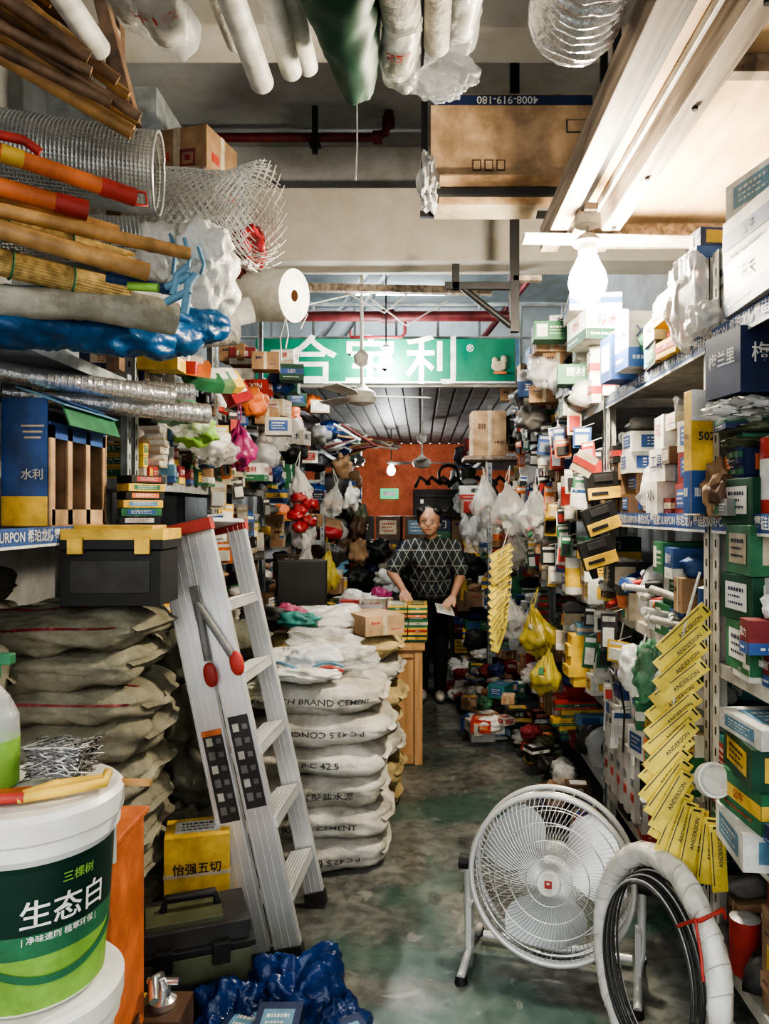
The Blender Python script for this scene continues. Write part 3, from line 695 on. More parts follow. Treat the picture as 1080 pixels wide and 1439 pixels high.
# ------------------------------------------------------------------ left overhead heap
def meshroll(name,p0,p1,r,na,nl,wr,turns=1.6,flare=0,hexa=False,mt='wire'):
    m=MB(); p0=V(p0);p1=V(p1);ax=(p1-p0);l=ax.length;ax.normalize();u=ax.orthogonal().normalized();w=ax.cross(u)
    NA=int(na*turns)
    def P(i,j):
        a=2*pi*i/na; rr=r*(1-.28*(i/NA))*(1+flare*max(0,(j/nl-.75))*4*(1 if i/NA<.6 else .2)); rr*=1+.03*noise.noise(V((i*.2,j*.15,r)))
        return p0+ax*(l*j/nl)+(u*math.cos(a)+w*math.sin(a))*rr
    for i in range(NA):
        for j in range(nl):
            if hexa:
                if (i+j)%2==0:
                    m.cyl(P(i,j),P(i+1,j+1) if j<nl else P(i,j),wr,wr,mt,3,False)
                else: m.cyl(P(i,j),P(i+1,j-1) if j>0 else P(i+1,j),wr,wr,mt,3,False)
            else:
                m.cyl(P(i,j),P(i+1,j),wr,wr,mt,3,False); m.cyl(P(i,j),P(i,j+1),wr,wr,mt,3,False)
    for e in((0,nl) if not hexa else ()): m.tube([P(i,e) for i in range(na)],wr*2,mt,5,True)
    return m.obj(name)
meshroll('wire_mesh_roll',(-1.5,2.27,2.67),(-.84,2.4,2.63),.13,60,56,.0023,2.6)
meshroll('chicken_wire_roll',(-1.15,2.85,2.70),(-.56,2.75,2.62),.165,50,40,.0023,2.8,.3,True)
meshroll('wire_mesh_roll',(-1.3,2.3,2.4),(-.92,2.45,2.44),.075,36,34,.0018,2.4)
m=MB()
for i in range(5):
    p=V((-.98+.06*i,2.75+.03*i,2.44+.02*(i%2))); m.pipe(p+V((-.5,.1,0)),p,.045,'grey',.036)
m.obj('plastic_pipe_bundle')
m=MB(); m.lump((-.68,2.9,2.56),(.08,.08,.09),'filmr',.35,5,5,n=18); m.lump((-.69,2.85,2.46),(.06,.06,.06),'crimson',.35,4,7,n=12); m.obj('red_net_bag')
rb=random.Random(5)
m=MB()
for i in range(16):
    e=V((-.74-.1*rb.random()-.012*i,2.0+rb.uniform(-.1,.15),2.6+.021*i+rb.uniform(-.01,.01))); s_=e+V((-1.0,-.55+rb.uniform(-.12,.12),.36+.1*rb.uniform(-1,1)+.02*i))
    r=rb.uniform(.012,.022); pts=[];
    for k in range(41):
        t=k/40; pts.append(s_.lerp(e,t)+V((0,0,.02*math.sin(t*3+i))))
    m.tube(pts,r,'bamboo_dk' if i%3 else 'bamboo',10,rf=lambda t,r=r:r*(1.18 if abs((t*8+r*300)%1-.5)<.06 else 1)); m.cyl(e,e+(e-s_).normalized()*.002,r*.6,r*.6,'brown',8)
m.obj('bamboo_pole_bundle')
m=MB(); m.box((-.96,2.35,3.0),(.04,.05,.7),'bamboo_dk',R=Matrix.Rotation(-.25,3,'Y')); m.box((-1.5,2.6,3.2),(.9,.05,.07),'rafter'); m.box((-1.1,2.7,3.01),(.05,.05,1.9),'bamboo_dk'); m.obj('timber_support_frame',.003)
m=MB()
for (a,b,r) in(((-1.3,1.55,2.44),(-.76,1.98,2.385),.021),((-1.35,1.6,2.37),(-.86,1.92,2.325),.023)):
    a=V(a);b=V(b); m.cyl(a,b,r,r,'orange',16); q=b+(b-a).normalized()*.005; m.cyl(a.lerp(b,.88),q,r*1.12,r*1.12,'red',16); m.cyl(a.lerp(b,.55),a.lerp(b,.62),r*1.05,r*1.05,'yellow',16)
m.tube([V((-.765,1.975,2.40)),V((-.735,2.0,2.405)),V((-.73,2.0,2.37)),V((-.76,1.98,2.365))],.004,'red',6)
m.tube([(-1.2,1.7,2.46),(-.98,1.85,2.47),(-.95,1.87,2.45)],.012,'red',8)
m.obj('orange_tool_handles')
m=MB()
def bpole(m,a,b,r,mt='bamboo'):
    a=V(a);b=V(b); m.tube([a.lerp(b,k/40) for k in range(41)],r,mt,12,rf=lambda t:r*(1.12 if abs((t*4+.2)%1-.5)<.025 else 1)); m.cyl(b,b+(b-a).normalized()*.001,r*.6,r*.6,'brown',10)
bpole(m,(-1.4,1.6,2.36),(-.83,2.05,2.315),.022); bpole(m,(-1.2,1.65,2.28),(-.64,2.07,2.265),.018); bpole(m,(-1.3,1.6,2.27),(-.72,1.98,2.185),.024)
m.obj('bamboo_poles')
def mat_roll(a,b,r,nst=26):
    m=MB(); a=V(a);b=V(b);ax=(b-a).normalized();u=ax.orthogonal().normalized();w=ax.cross(u)
    for i in range(nst):
        an=2*pi*i/nst; off=(u*math.cos(an)+w*math.sin(an))*r; m.cyl(a+off,b+off+ax*rb.uniform(-.015,.015),.0055,.0055,'straw',6)
        if i%2==0: off=off*.6; m.cyl(a+off,b+off+ax*rb.uniform(-.015,.015),.0055,.0055,'straw',6)
    for t in(.2,.4,.6,.8):
        p=a.lerp(b,t); m.tube([p+(u*math.cos(2*pi*k/20)+w*math.sin(2*pi*k/20))*(r+.008) for k in range(20)],.003,'green',5,True)
    m.obj('bamboo_mat_roll')
mat_roll((-1.4,1.6,2.31),(-.82,2.1,2.25),.028); mat_roll((-1.4,1.65,2.22),(-.83,2.12,2.17),.03)
m=MB(); a=V((-1.4,1.75,2.11)); b=V((-.72,2.2,2.12))
m.tube([a.lerp(b,k/40)+V((0,0,.01*math.sin(k*.25))) for k in range(41)],.05,'canvas',20,rf=lambda t:.046+.004*math.sin(t*9),jit=.12); m.obj('canvas_roll')
m=MB()
def crum(a,b,r,mt,jit=.6,sag=0): 
    a=V(a);b=V(b); m.tube([a.lerp(b,k/70)+V((0,0,-sag*math.sin(pi*k/70))) for k in range(71)],r,mt,32,rf=lambda t:r*(1-.6*abs(t*2-1)**6),jit=jit,jl=2.5)
crum((-1.25,1.95,2.09),(-.74,2.5,2.13),.085,'tarp',.35); crum((-1.2,1.9,2.06),(-.78,2.35,2.08),.06,'tarp',.4); crum((-1.0,2.25,2.13),(-.66,2.55,2.18),.065,'tarp',.4)
crum((-1.2,2.2,2.2),(-.75,2.5,2.22),.07,'filmo',.35); m.obj('blue_tarp_bundle')
m=MB(); m.pipe((-1.0,2.38,2.11),(-.65,2.62,2.19),.055,'bagwhite',.012,inner='brown'); m.pipe((-.9,2.55,2.17),(-.60,2.66,2.27),.045,'white',.015,inner='brown'); m.obj('paper_film_rolls')
m=MB(); m.lump((-.77,2.54,2.36),(.14,.1,.15),'filmo',.3,5,22,n=40); m.lump((-.72,2.47,2.43),(.09,.07,.08),'filmo',.3,5,25,n=28); m.lump((-.85,2.45,2.4),(.08,.07,.09),'filmo',.3,5,29,n=26)
for k in range(3): m.tube([(-.80+.045*k,2.395,2.44-.03*k+.02*math.sin(k)),(-.78+.045*k,2.385,2.38-.02*k),(-.79+.045*k,2.39,2.31)],.007,'ltblue',6)
m.obj('white_plastic_bag')
m=MB(); a=V((-1.0,3.05,2.44)); b=V((-.47,2.8,2.36)); m.pipe(a,b,.098,'bagwhite',.022,inner='card',capm='white'); m.tube([b+V((-.03,-.02,-.09)),b+V((-.02,-.02,-.15)),b+V((-.03,-.02,-.2))],.003,'white',4); m.tube([b+V((-.03,-.02,-.09)),b+V((-.05,-.02,-.16)),b+V((-.045,-.02,-.25))],.003,'white',4); m.obj('white_film_roll')
m=MB()
bpole(m,(-.84,2.0,2.18),(-.68,2.06,2.16),.014,'blue'); 
for k in range(2): m.tube([(-.67+.03*k,2.03,2.14-.05*k),(-.655+.03*k,2.02,2.19-.02*k),(-.63+.02*k,2.03,2.215-.02*k)],.012,'ltblue',8); m.tube([(-.69,2.03,2.12+.04*k),(-.62,2.02,2.15+.04*k)],.011,'ltblue',8)
m.tube([(-.78,2.0,2.155),(-.7,2.0,2.15)],.012,'lime',8); m.obj('blue_mop_clamp')
m=MB()
for i,(a,b,r) in enumerate((((-1.35,2.3,1.99),(-.9,2.72,1.97),.032),((-1.4,2.5,1.95),(-.82,2.9,1.93),.038),((-1.3,2.5,1.98),(-.85,2.8,2.0),.03))):
    a=V(a);b=V(b); m.pipe(a,b,r,'foil',r*.9); 
    for k in range(30): 
        p=a.lerp(b,k/30); ax=(b-a).normalized();u=ax.orthogonal().normalized();w=ax.cross(u); m.tube([p+(u*math.cos(2*pi*q/16)+w*math.sin(2*pi*q/16))*r*1.02 for q in range(16)],.002,'chrome',4,True)
m.obj('flexible_metal_duct')
m=MB()
for i in range(7):
    c=['yellow','red','orange','green','filmg','yellow','filmr'][i]; m.box((-1.02+.02*i,2.95+.12*i,2.13+.02*(i%3)),(.16,.1,.05),c,R=Matrix.Rotation(.3*i,3,V((1,.4,1)))); m.box((-1.02+.02*i,2.95+.12*i,2.16+.02*(i%3)),(.1,.06,.03),'white',R=Matrix.Rotation(.3*i,3,V((1,.4,1))))
for i in range(5): m.lump((-.98,2.95+.17*i,1.96-.03*i),(.09,.08,.06),['filmg','film','lime','filmw','film'][i],.4,5,i+50,n=16)
m.obj('packaged_cable_bundles')
slab('storage_cabinet',-1.8,-1.27,3.6,3.99,2.92,3.6,'steelpaint')
m=MB(); pbox(m,(-1.06,3.5,2.92),(.3,.28,.36),-.25,'card',('-y','+x'),3); 
m.text('▣',Tr(-1.04,3.34,3.13)@Rz(-.25)@Rx(pi/2),.1,'crimson'); m.obj('cardboard_carton',.003)
m=MB(); m.box((-1.4,3.5,2.9),(1.1,1.1,.03),'rafter'); m.obj('storage_platform')
# ------------------------------------------------------------------ overhead rolls
m=MB()
for x,z,r,y1,c in((-.86,2.79,.032,2.0,'white'),(-.44,2.745,.033,2.08,'white'),(-.365,2.8,.03,2.12,'white'),(-.33,2.86,.03,2.2,'white'),(.045,2.83,.035,2.05,'bagwhite'),(-.54,2.93,.03,2.2,'bagwhite')):
    m.pipe((x,.15,z+.02),(x,y1,z),r,c,r*.86)
m.obj('plastic_pipe_bundle')
def froll(name,x,z,r,y1,mt,txt=None):
    m=MB(); k=60
    m.tube([(x+.008*math.sin(i*.5),.2+(y1-.2)*i/k,z) for i in range(k+1)],r,mt,24,rf=lambda t:r*(1+.03*noise.noise(V((t*14,x*9,0))))*(1 if t<.96 else .9),jit=.1); m.cyl((x,y1,z),(x,y1+.004,z),r*.35,r*.35,'brown',12)
    m.tube([(x,y1-.22+.26*i/20,z) for i in range(21)],r,'film',28,rf=lambda t:r*1.1,jit=.3)
    if txt:
        m.text(txt,None,.042,'red',fmap=lambda u,v:V((x+(r*1.12+.006)*math.sin(u/r),y1-.14+v,z-(r*1.12+.006)*math.cos(u/r))))
    m.obj(name)
froll('film_roll',-.67,2.86,.062,2.02,'bagwhite','N-105'); froll('film_roll',-.055,2.8,.05,2.1,'bagwhite','52S'); froll('film_roll',.12,2.9,.04,2.1,'white'); froll('film_roll',-.78,2.93,.05,2.05,'bagwhite')
m=MB(); k=60; m.tube([(-.2+.05*max(0,i/k-.6),.2+1.95*i/k,2.86-.1*max(0,(i/k-.7))/.3) for i in range(k+1)],.1,'dkgreen',32,rf=lambda t:.108*(1 if t<.8 else max(.1,1-(t-.8)*3.6)**.8),jit=.22); m.tube([(-.18,2.13,2.74),(-.18,2.14,2.6),(-.185,2.14,2.5)],.003,'white',4); m.obj('green_woven_roll')
m=MB(); m.lump((.08,2.17,2.83),(.08,.05,.07),'film',.42,5,31,.2,n=34); m.lump((.04,2.14,2.77),(.07,.03,.04),'film',.42,5,33,n=28); m.obj('clear_plastic_wrap')
m=MB(); k=200; m.tube([(.40,.5+1.5*i/k,2.825) for i in range(k+1)],.13,'foil',32,rf=lambda t:(.117+.006*math.sin(t*2*pi*44))*(1 if t<.95 else max(.5,1-(t-.95)*7)),jit=.12); m.tube([(.27,.5,2.85),(.27,1.4,2.85),(.29,1.75,2.84)],.02,'green',8); m.tube([(.285,.5,2.81),(.285,1.3,2.81),(.3,1.7,2.8)],.014,'yellow',8); m.obj('flexible_foil_duct')
m=MB()
for y in(.6,1.2): m.box((-.15,y,2.7-.02),(2.4,.04,.04),'blacksteel')
for x in(-1.3,.5): 
    for y in(.6,1.2): m.box((x,y,3.39),(.03,.03,1.38),'blacksteel')
m.obj('overhead_pipe_rack')
m=MB()
for x in(.575,.79): m.box((x,1.5,2.77),(.075,3.7,.11),'rafter')
m.box((.675,1.4,2.83),(.03,3.5,.02),'blacksteel'); m.box((.73,1.45,2.8),(.015,3.5,.03),'offwhite')
m.box((1.2,1.5,2.835),(1.05,3.7,.018),'plywood'); 
m.box((1.3,2.1,2.8),(.88,.05,.05),'rafter'); m.box((1.3,.9,2.8),(.88,.05,.05),'rafter')
m.box((.8,3.12,2.685),(.74,.09,.02),'offwhite',R=Matrix.Rotation(.02,3,'Y')); m.box((1.2,3.25,2.75),(1.0,.04,.1),'rafter')
m.cyl((.65,2.9,2.66),(.65,2.9,2.7),.05,.05,'offwhite',20); m.box((.65,2.98,2.71),(.05,.3,.03),'rafter')
for k in range(6): m.cyl((.79,.8+.45*k,2.714),(.79,.8+.45*k,2.706),.009,.009,'blacksteel',8)
for y in(.3,3.0): m.box((.79,y,3.46),(.03,.03,1.26),'blacksteel'); m.box((1.7,y,3.46),(.03,.03,1.26),'blacksteel')
m.obj('plywood_loft',.003)
m=MB(); m.T=Tr(.42,3.58,3.06)
m.box((0,0,.21),(.74,.3,.4),'card2'); m.box((0,-.152,.38),(.74,.004,.045),'navy'); m.text('4008-919-180',Tr(-.02,-.156,.38)@Rx(pi/2)@Rz(pi),.05,'white')
m.box((-.03,-.1,-.01),(.6,.2,.008),'card2',R=Matrix.Rotation(-.25,3,'X')); m.box((-.1,.0,-.02),(.5,.24,.006),'cream',R=Matrix.Rotation(-.35,3,'X')); m.box((.3,-.153,.26),(.1,.003,.06),'ink'); m.box((.3,-.156,.26),(.088,.003,.05),'card2')
for k in range(3): m.box((-.16+.055*k,-.153,.08),(.04,.003,.05),'brown'); m.box((-.16+.055*k,-.155,.08),(.03,.003,.04),'card2')
m.lump((-.38,-.1,.03),(.05,.08,.12),'filmw',.5,5,3,n=20); m.T=None
m.obj('large_cardboard_box',.003)
m=MB()
for y in(3.46,3.72): m.box((.45,y,3.03),(.9,.03,.03),'blacksteel')
for x in(.02,.86): m.box((x,3.5,3.55),(.03,.03,1.08),'blacksteel')
m.obj('steel_hanging_shelf')

# ------------------------------------------------------------------ right foreground props
m=MB()
for (x,y,w,d,h,c,st,wd,z) in((.98,1.9,.3,.3,.14,'white',2,'开关',2.08),(.98,1.95,.26,.28,.13,'white',0,'公牛',2.22),(.95,2.15,.18,.16,.22,'white',4,None,2.08),
    (.93,2.42,.14,.2,.2,'cream',1,None,2.08),(.86,2.9,.16,.15,.21,'white',2,'XIN',2.10),(.82,3.05,.13,.13,.18,'blue',1,None,2.08),(.88,2.72,.1,.12,.16,'ltblue',5,None,2.08)):
    pbox(m,(x,y,z),(w,d,h),R.uniform(-.15,.15),c,('-y','-x'),st,'blue','navy' if c!='blue' else 'white',word=wd)
pbox(m,(.98,1.98,2.351),(.22,.24,.1),.2,'white',('-y','-x'),1,'ltblue'); pbox(m,(1.12,2.15,2.452),(.18,.25,.12),-.1,'ltblue',('-y','-x'),4,'white')
pbox(m,(1.05,2.5,2.31),(.25,.3,.13),.1,'white',('-y','-x'),4); pbox(m,(1.0,2.7,2.08),(.2,.3,.28),0,'offwhite',('-y','-x'),4)
m.obj('switch_cartons',.002)
m=MB(); m.lump((.86,2.32,2.2),(.08,.11,.14),'filmw',.3,5,3,n=36); m.lump((.84,2.2,2.12),(.05,.08,.05),'filmw',.3,5,5,n=26); m.box((.88,2.33,2.18),(.1,.14,.16),'white'); m.obj('white_plastic_sheet')
m=MB(); pbox(m,(.92,2.02,1.86),(.22,.18,.17),.12,'navy',('-y','-x'),5,word='梅兰里'); pbox(m,(.93,2.03,1.545),(.16,.16,.1),.05,'navy',('-y','-x'),0,'ltblue','white'); pbox(m,(.93,2.03,1.646),(.16,.16,.07),.0,'navy',('-y','-x'),1); 
for k in range(3): m.lump((.93,2.02,1.735+.04*k),(.11,.09,.02),'olive',.2,3,k,n=14)
m.lump((.87,1.98,1.82),(.1,.08,.03),'filmw',.42,5,9,n=22); m.obj('navy_switch_boxes',.002)
m=MB(); pbox(m,(.83,2.2,1.545),(.09,.05,.36),.1,'yellow',('-y','-x'),2,'blue','navy',word='502'); m.box((.83,2.173,1.86),(.085,.004,.09),'white',R=Matrix.Rotation(.1,3,'Z')); m.obj('glue_display_box',.002)
m=MB(); m.lump((.86,2.1,1.62),(.06,.06,.07),'card',.42,5,4,n=22); m.lump((.84,2.05,1.6),(.04,.04,.05),'brown',.42,5,6,n=16); m.obj('crumpled_paper_bags')
m=MB(); z=1.135; 
for k in range(4): pbox(m,(.93,1.95+.02*(k%2),z),(.2,.17,.13-.01*(k%2)),.1*(k%2)-.05,'dkgreen' if k%2 else 'green',('-y','-x'),1,'white' if k!=2 else 'cream'); z+=.131-.01*(k%2)
m.obj('green_breaker_boxes',.002)
m=MB(); z=.69
for k,(c,w,h) in enumerate((('white',.24,.09),('green',.2,.1),('dkgreen',.2,.1),('white',.2,.05))): pbox(m,(.9,1.88,z),(w,.22,h),.15*(k%2)-.1,c,('-y','-x','top'),1 if k!=1 else 0,'yellow' if c!='white' else 'ltblue'); z+=h+.001
m.cyl((.77,1.98,.84),(.77,1.95,.85),.045,.045,'white',28); m.cyl((.77,1.95,.85),(.77,1.94,.852),.04,.035,'offwhite',28)
m.obj('green_breaker_boxes',.002)
m=MB(); z=.001
for k,(c,w,h) in enumerate((('card',.3,.25),('crimson',.26,.1),('white',.32,.1))): pbox(m,(1.0,1.75,z+.31),(w,.25,h),.1*k-.1,c,('-y','-x'),1); z+=h+.001
m.obj('stacked_cartons',.002)
m=MB()
for k,(x,y,c,wd) in enumerate(((.82,2.45,'orange',None),(.83,2.3,'green',None),(.82,2.62,'white',None))): pbox(m,(x,y,.695),(.14,.12,.1),.1*k,c,('-y','-x'),1); pbox(m,(x,y,.796),(.13,.11,.09),-.1*k,R.choice(['orange','green','card']),('-y','-x'),0)
m.obj('bulb_boxes',.002)
def cards(pts,n,name,L=.16,H=.042,a0=.75,a1=1.5):
    m=MB(); rr=random.Random(n); pts=[V(p) for p in pts]
    for i in range(n):
        t=i/(n-1); k=min(int(t*(len(pts)-1)),len(pts)-2); f=t*(len(pts)-1)-k; p=pts[k].lerp(pts[k+1],f); a=a0+(a1-a0)*t**2.2+rr.uniform(-.07,.07)
        M=Tr(p.x,p.y-.007*(i%4),p.z)@Rz(rr.uniform(-.25,.1))@Ry(-a)@Tr(-L*.0,0,0)
        m.box((0,0,0),(L,.004,H),'lemon',T=M); m.text('ANDERSON',M@Tr(.02,-.0032,-.006)@Rx(pi/2),H*.38,'inkgrey'); m.box((0,-.0025,H*.36),(L*.8,.001,H*.06),'inkgrey',T=M)
        m.box((L*.46,-.003,0),(L*.03,.001,H*.5),'ink',T=M)
    m.tube([pts[0]+V((.05,.01,.16)),pts[0]]+pts[1:],.004,'white',5); m.obj(name)
cards([(.74,2.1,1.22),(.71,2.1,1.0),(.68,2.08,.82),(.70,2.06,.68),(.8,2.02,.62)],19,'hanging_yellow_card_packs',.18,.043,.72,1.6)
cards([(.5,4.6,1.3),(.48,4.55,1.0),(.47,4.5,.78)],14,'hanging_yellow_card_packs',.15,.05,.6,1.3)
m=MB()
for i,(x,y,z,a) in enumerate(((.78,3.2,1.66,.1),(.76,3.15,1.52,.35),(.74,3.12,1.38,.3))):
    M=Tr(x,y,z)@Ry(-a); m.box((0,0,0),(.14,.05,.12),'black',T=M); m.box((0,-.027,-.03),(.14,.006,.05),'yellow',T=M); m.box((0,-.027,.035),(.08,.006,.03),'dkgrey',T=M); m.box((-.02,-.031,-.03),(.07,.002,.015),'ink',T=M); m.cyl((-.04,0,-.06),(-.04,0,-.1),.018,.014,'black',12,T=M)
m.box((.68,3.1,1.75),(.09,.006,.09),'cream',R=Matrix.Rotation(.5,3,'Y')); m.box((.68,3.096,1.75),(.1,.002,.03),'red',R=Matrix.Rotation(.5,3,'Y')); m.tube([(.78,3.2,1.72),(.79,3.2,2.05)],.003,'black',4); m.obj('hanging_tool_packs',.004)
m=MB(); rj=random.Random(21)
for i in range(34):
    p=V((rj.uniform(.8,.98),rj.uniform(2.3,3.3),1.13+rj.uniform(.02,.16))); d=V((rj.uniform(-1,1),rj.uniform(-1,1),rj.uniform(-.3,.5))).normalized()*rj.uniform(.05,.1)
    c=rj.choice(['red','orange','grey','silverpaint','blue','black','grey','white','dkgrey','offwhite'])
    if i%4: m.cyl(p-d,p+d,.013,.013,c,12); m.cyl(p+d,p+d*1.25,.018,.012,rj.choice(['white','silverpaint','black']),12)
    else: m.box(p,(.08,.06,.04),c,R=Matrix.Rotation(i,3,V((1,1,1))))
m.obj('assorted_hand_tools')
m=MB(); m.lump((.8,2.55,1.0),(.07,.08,.1),'filmg',.42,5,7,n=26); m.lump((.79,2.7,.98),(.07,.08,.08),'filmw',.42,5,8,n=24); m.lump((.8,2.38,1.0),(.04,.05,.08),'film',.42,5,9,n=20); m.obj('plastic_fitting_bags')
m=MB()
for k in range(7):
    y=2.3+.15*k; m.tube([(.83,y,1.1),(.8,y+.03,.98-.02*k),(.79,y+.08,.9),(.82,y+.1,.75),(.8,y+.05,.6)],.004,['white','black','offwhite'][k%3],6)
for k in range(5): m.box((.82,2.85+.1*k,.5),(.02,.05,.26),'offwhite'); m.box((.808,2.85+.1*k,.52),(.004,.03,.03),'grey'); m.box((.808,2.85+.1*k,.46),(.004,.03,.03),'red')
m.obj('hanging_power_strips')
def blister(name,side,x,y0,y1,z0,z1,n,seed):
    rr=random.Random(seed); m=MB()
    for i in range(n):
        y=rr.uniform(y0,y1); z=rr.uniform(z0,z1); w=rr.uniform(.05,.1); h=rr.uniform(.08,.16); xx=x-side*rr.uniform(0,.06)
        M=Tr(xx,y,z)@Rz(rr.uniform(-.9,.2)*side)@Ry(rr.uniform(-.12,.12)); c=rr.choice(['white','yellow','red','blue','black','green','cream','orange','offwhite','dkgrey'])
        m.box((0,0,0),(w,.003,h),c,T=M); m.box((0,-.008,-h*.12),(w*.7,.014,h*.5),rr.choice(['silverpaint','black','film','red','white','dkgrey']),T=M); m.box((0,-.002,h*.36),(w*.8,.001,h*.14),'white' if c!='white' else 'blue',T=M)
        m.tube([(xx,y,z+h/2),(xx+side*.06,y,z+h/2+.02)],.002,'silverpaint',4)
    m.obj(name)
blister('hanging_blister_packs',1,.82,3.45,4.9,1.15,2.05,46,1); blister('hanging_blister_packs',1,.83,3.0,3.45,.5,1.1,12,2)
blister('hanging_blister_packs',-1,-1.07,3.6,5.2,1.3,2.2,40,3); blister('hanging_blister_packs',1,.8,4.9,6.4,1.2,2.3,36,4)

# ------------------------------------------------------------------ hanging bags etc
def hb(name,lst,seed):
    rg=random.Random(seed); m=MB()
    for x,y,z,r,c in lst: hangbag(m,(x,y,z),r,c,rg)
    m.obj(name)
hb('hanging_plastic_bags',[(.6,5.0,1.55,.14,'film'),(.48,5.4,1.62,.13,'film'),(.72,4.6,1.52,.13,'film'),(.45,5.9,1.38,.12,'film'),(.66,5.2,1.28,.11,'film'),
  (.68,4.3,.85,.11,'filmy'),(.7,4.15,.65,.09,'filmy'),(.6,4.9,.85,.1,'film'),(.5,6.0,1.66,.1,'filmw')],4)
hb('hanging_plastic_bags',[(-.72,4.6,1.45,.1,'film'),(-.62,5.3,1.62,.09,'film'),(-.8,5.0,1.7,.1,'filmw'),
  (-.94,3.9,1.88,.1,'filmp'),(-.75,4.8,1.15,.11,'film'),(-.65,5.2,1.12,.1,'filmy')],5)
m=MB()
for i in range(6): m.lump((-.72+.05*math.sin(i*2),4.5+.02*i,1.46+.035*i),(.05,.045,.035),'filmr',.25,4,i,n=14)
m.obj('red_glove_bundle')
rk=random.Random(31)
m=MB()
for i in range(46):
    y=rk.uniform(4.2,6.6); x=-1.05+rk.uniform(-.05,.25); z=rk.uniform(1.4,2.5); 
    if i%3: pbox(m,(x,y,z),(.15,.12,.1),rk.uniform(-.4,.4),rk.choice(BASES),('-y','+x'))
    else: m.lump((x,y,z),(.09,.1,.08),rk.choice(['film','orange','filmb','film','grey','dkgrey','black']),.4,5,i,n=12)
m.obj('stored_packages')
m=MB()
for i in range(40):
    y=rk.uniform(3.5,6.4); x=.86+rk.uniform(-.16,.1); z=rk.uniform(2.1,2.55)
    if i%3: pbox(m,(x,y,z),(.18,.13,.1),rk.uniform(-.4,.4),rk.choice(['white','white','card','offwhite','blue','card2','green','offwhite']),('-y','-x'))
    else: m.lump((x,y,z),(.1,.1,.08),rk.choice(['filmw','offwhite','film','grey']),.4,5,i,n=14)
m.obj('stored_packages')
m=MB(); pbox(m,(.55,6.1,2.0),(.27,.25,.36),.05,'card2',('-y','-x'),3,ink='brown'); m.box((.6,6.1,1.98),(.5,.35,.03),'rafter'); m.obj('cardboard_carton',.003)
m=MB(); pbox(m,(.85,3.6,2.35),(.2,.3,.14),.1,'white',('-y','-x'),2,'dkgreen'); pbox(m,(.83,3.62,2.49),(.24,.3,.08),-.1,'offwhite',('-y','-x'),0,'blue'); m.obj('switch_cartons',.002)
m=MB(); rf=random.Random(77)
for i in range(90):
    y=rf.uniform(4.7,7.2); x=rf.uniform(.3,.82)+.0; hgt=.42*max(0,(x-.22))/.6; z=rf.uniform(0,max(.05,hgt))
    k=rf.random()
    if k<.5: m.lump((x,y,z+.05),(rf.uniform(.05,.09),rf.uniform(.05,.09),.05),rf.choice(['filmw','film','white','red','navy','filmg','black','dkgrey','card','crimson','filmw','film']),.4,5,i,n=13)
    else: pbox(m,(x,y,z),(rf.uniform(.08,.18),rf.uniform(.1,.18),rf.uniform(.04,.1)),rf.uniform(-.6,.6),rf.choice(BASES),('-y','-x','top'))
m.obj('packaged_goods_pile')
m=MB()
for i in range(26):
    y=rf.uniform(3.5,4.7); x=rf.uniform(.66,.82); z=rf.uniform(0,.14)
    if i%2: m.lump((x,y,z+.05),(.06,.06,.045),rf.choice(['yellow','card','black','olive','brown','crimson','grey','film']),.4,5,i,n=12)
    else: pbox(m,(x,y,z),(.12,.1,.05),rf.uniform(-.6,.6),rf.choice(['card','yellow','brown','black','olive','red']),('-y','-x','top'))
pbox(m,(.42,5.1,0),(.16,.14,.16),.1,'white',('-y','-x'),0,'ltblue')
m.obj('packaged_goods_pile')

# ------------------------------------------------------------------ counter table and goods
m=MB(); m.box((-.36,5.25,.72),(.78,1.4,.03),'tablewood'); m.box((-.36,4.6,.36),(.7,.02,.69),'tablewood'); m.box((.005,5.25,.36),(.02,1.3,.69),'tablewood'); m.box((-.72,5.25,.36),(.02,1.3,.69),'tablewood')
for x in(-.7,-.01): m.box((x,4.585,.35),(.05,.03,.7),'tablewood')
m.box((-.36,4.585,.68),(.64,.02,.05),'tablewood'); m.box((-.36,4.585,.04),(.64,.02,.07),'tablewood'); m.obj('wooden_counter',.004)
m=MB(); z=.737
for k in range(5):
    for q in range(2): 
        for w in range(2): pbox(m,(-.14+.125*q,4.72+.13*w,z),(.12,.12,.045),.05*(k%3-1),['dkgreen','yellow','green','dkgreen','yellow'][k],('-y','+x','top'),0,['yellow','red','cream','orange','green'][k])
    z+=.046
m.obj('boxed_nails_stack',.002)
m=MB(); pbox(m,(-.34,4.85,.737),(.2,.2,.2),.1,'brown',('-y','+x'),1,'crimson'); pbox(m,(-.1,5.75,.737),(.2,.2,.12),.1,'card',('-y','+x')); 
rt=random.Random(8)
for i in range(34):
    x=rt.uniform(-.68,-.25); y=rt.uniform(4.95,5.8)
    if i%2: pbox(m,(x,y,.737+rt.uniform(0,.12)),(rt.uniform(.08,.16),.1,rt.uniform(.04,.14)),rt.uniform(-.5,.5),rt.choice(BASES),('-y','+x'))
    else: m.lump((x,y,.8+rt.uniform(0,.14)),(.08,.08,.06),rt.choice(['filmw','blue','black','teal','film','white','filmp']),.4,5,i,n=14)
for i in range(4): m.lathe([(.03,0),(.03,.1),(.012,.13),(.012,.15)],(-.48+.08*i,4.75-.02*i,.737),[rt.choice(['white','red','green','silverpaint']),'white','white','white'],14)
m.obj('counter_merchandise')
m=MB(); m.T=Tr(-.7,4.42,.98)@Rz(.2); m.box((0,0,.12),(.3,.03,.34),'black'); m.box((0,.06,-.06),(.32,.2,.03),'black'); m.T=None; m.obj('black_chair_back',.015)
m=MB(); 
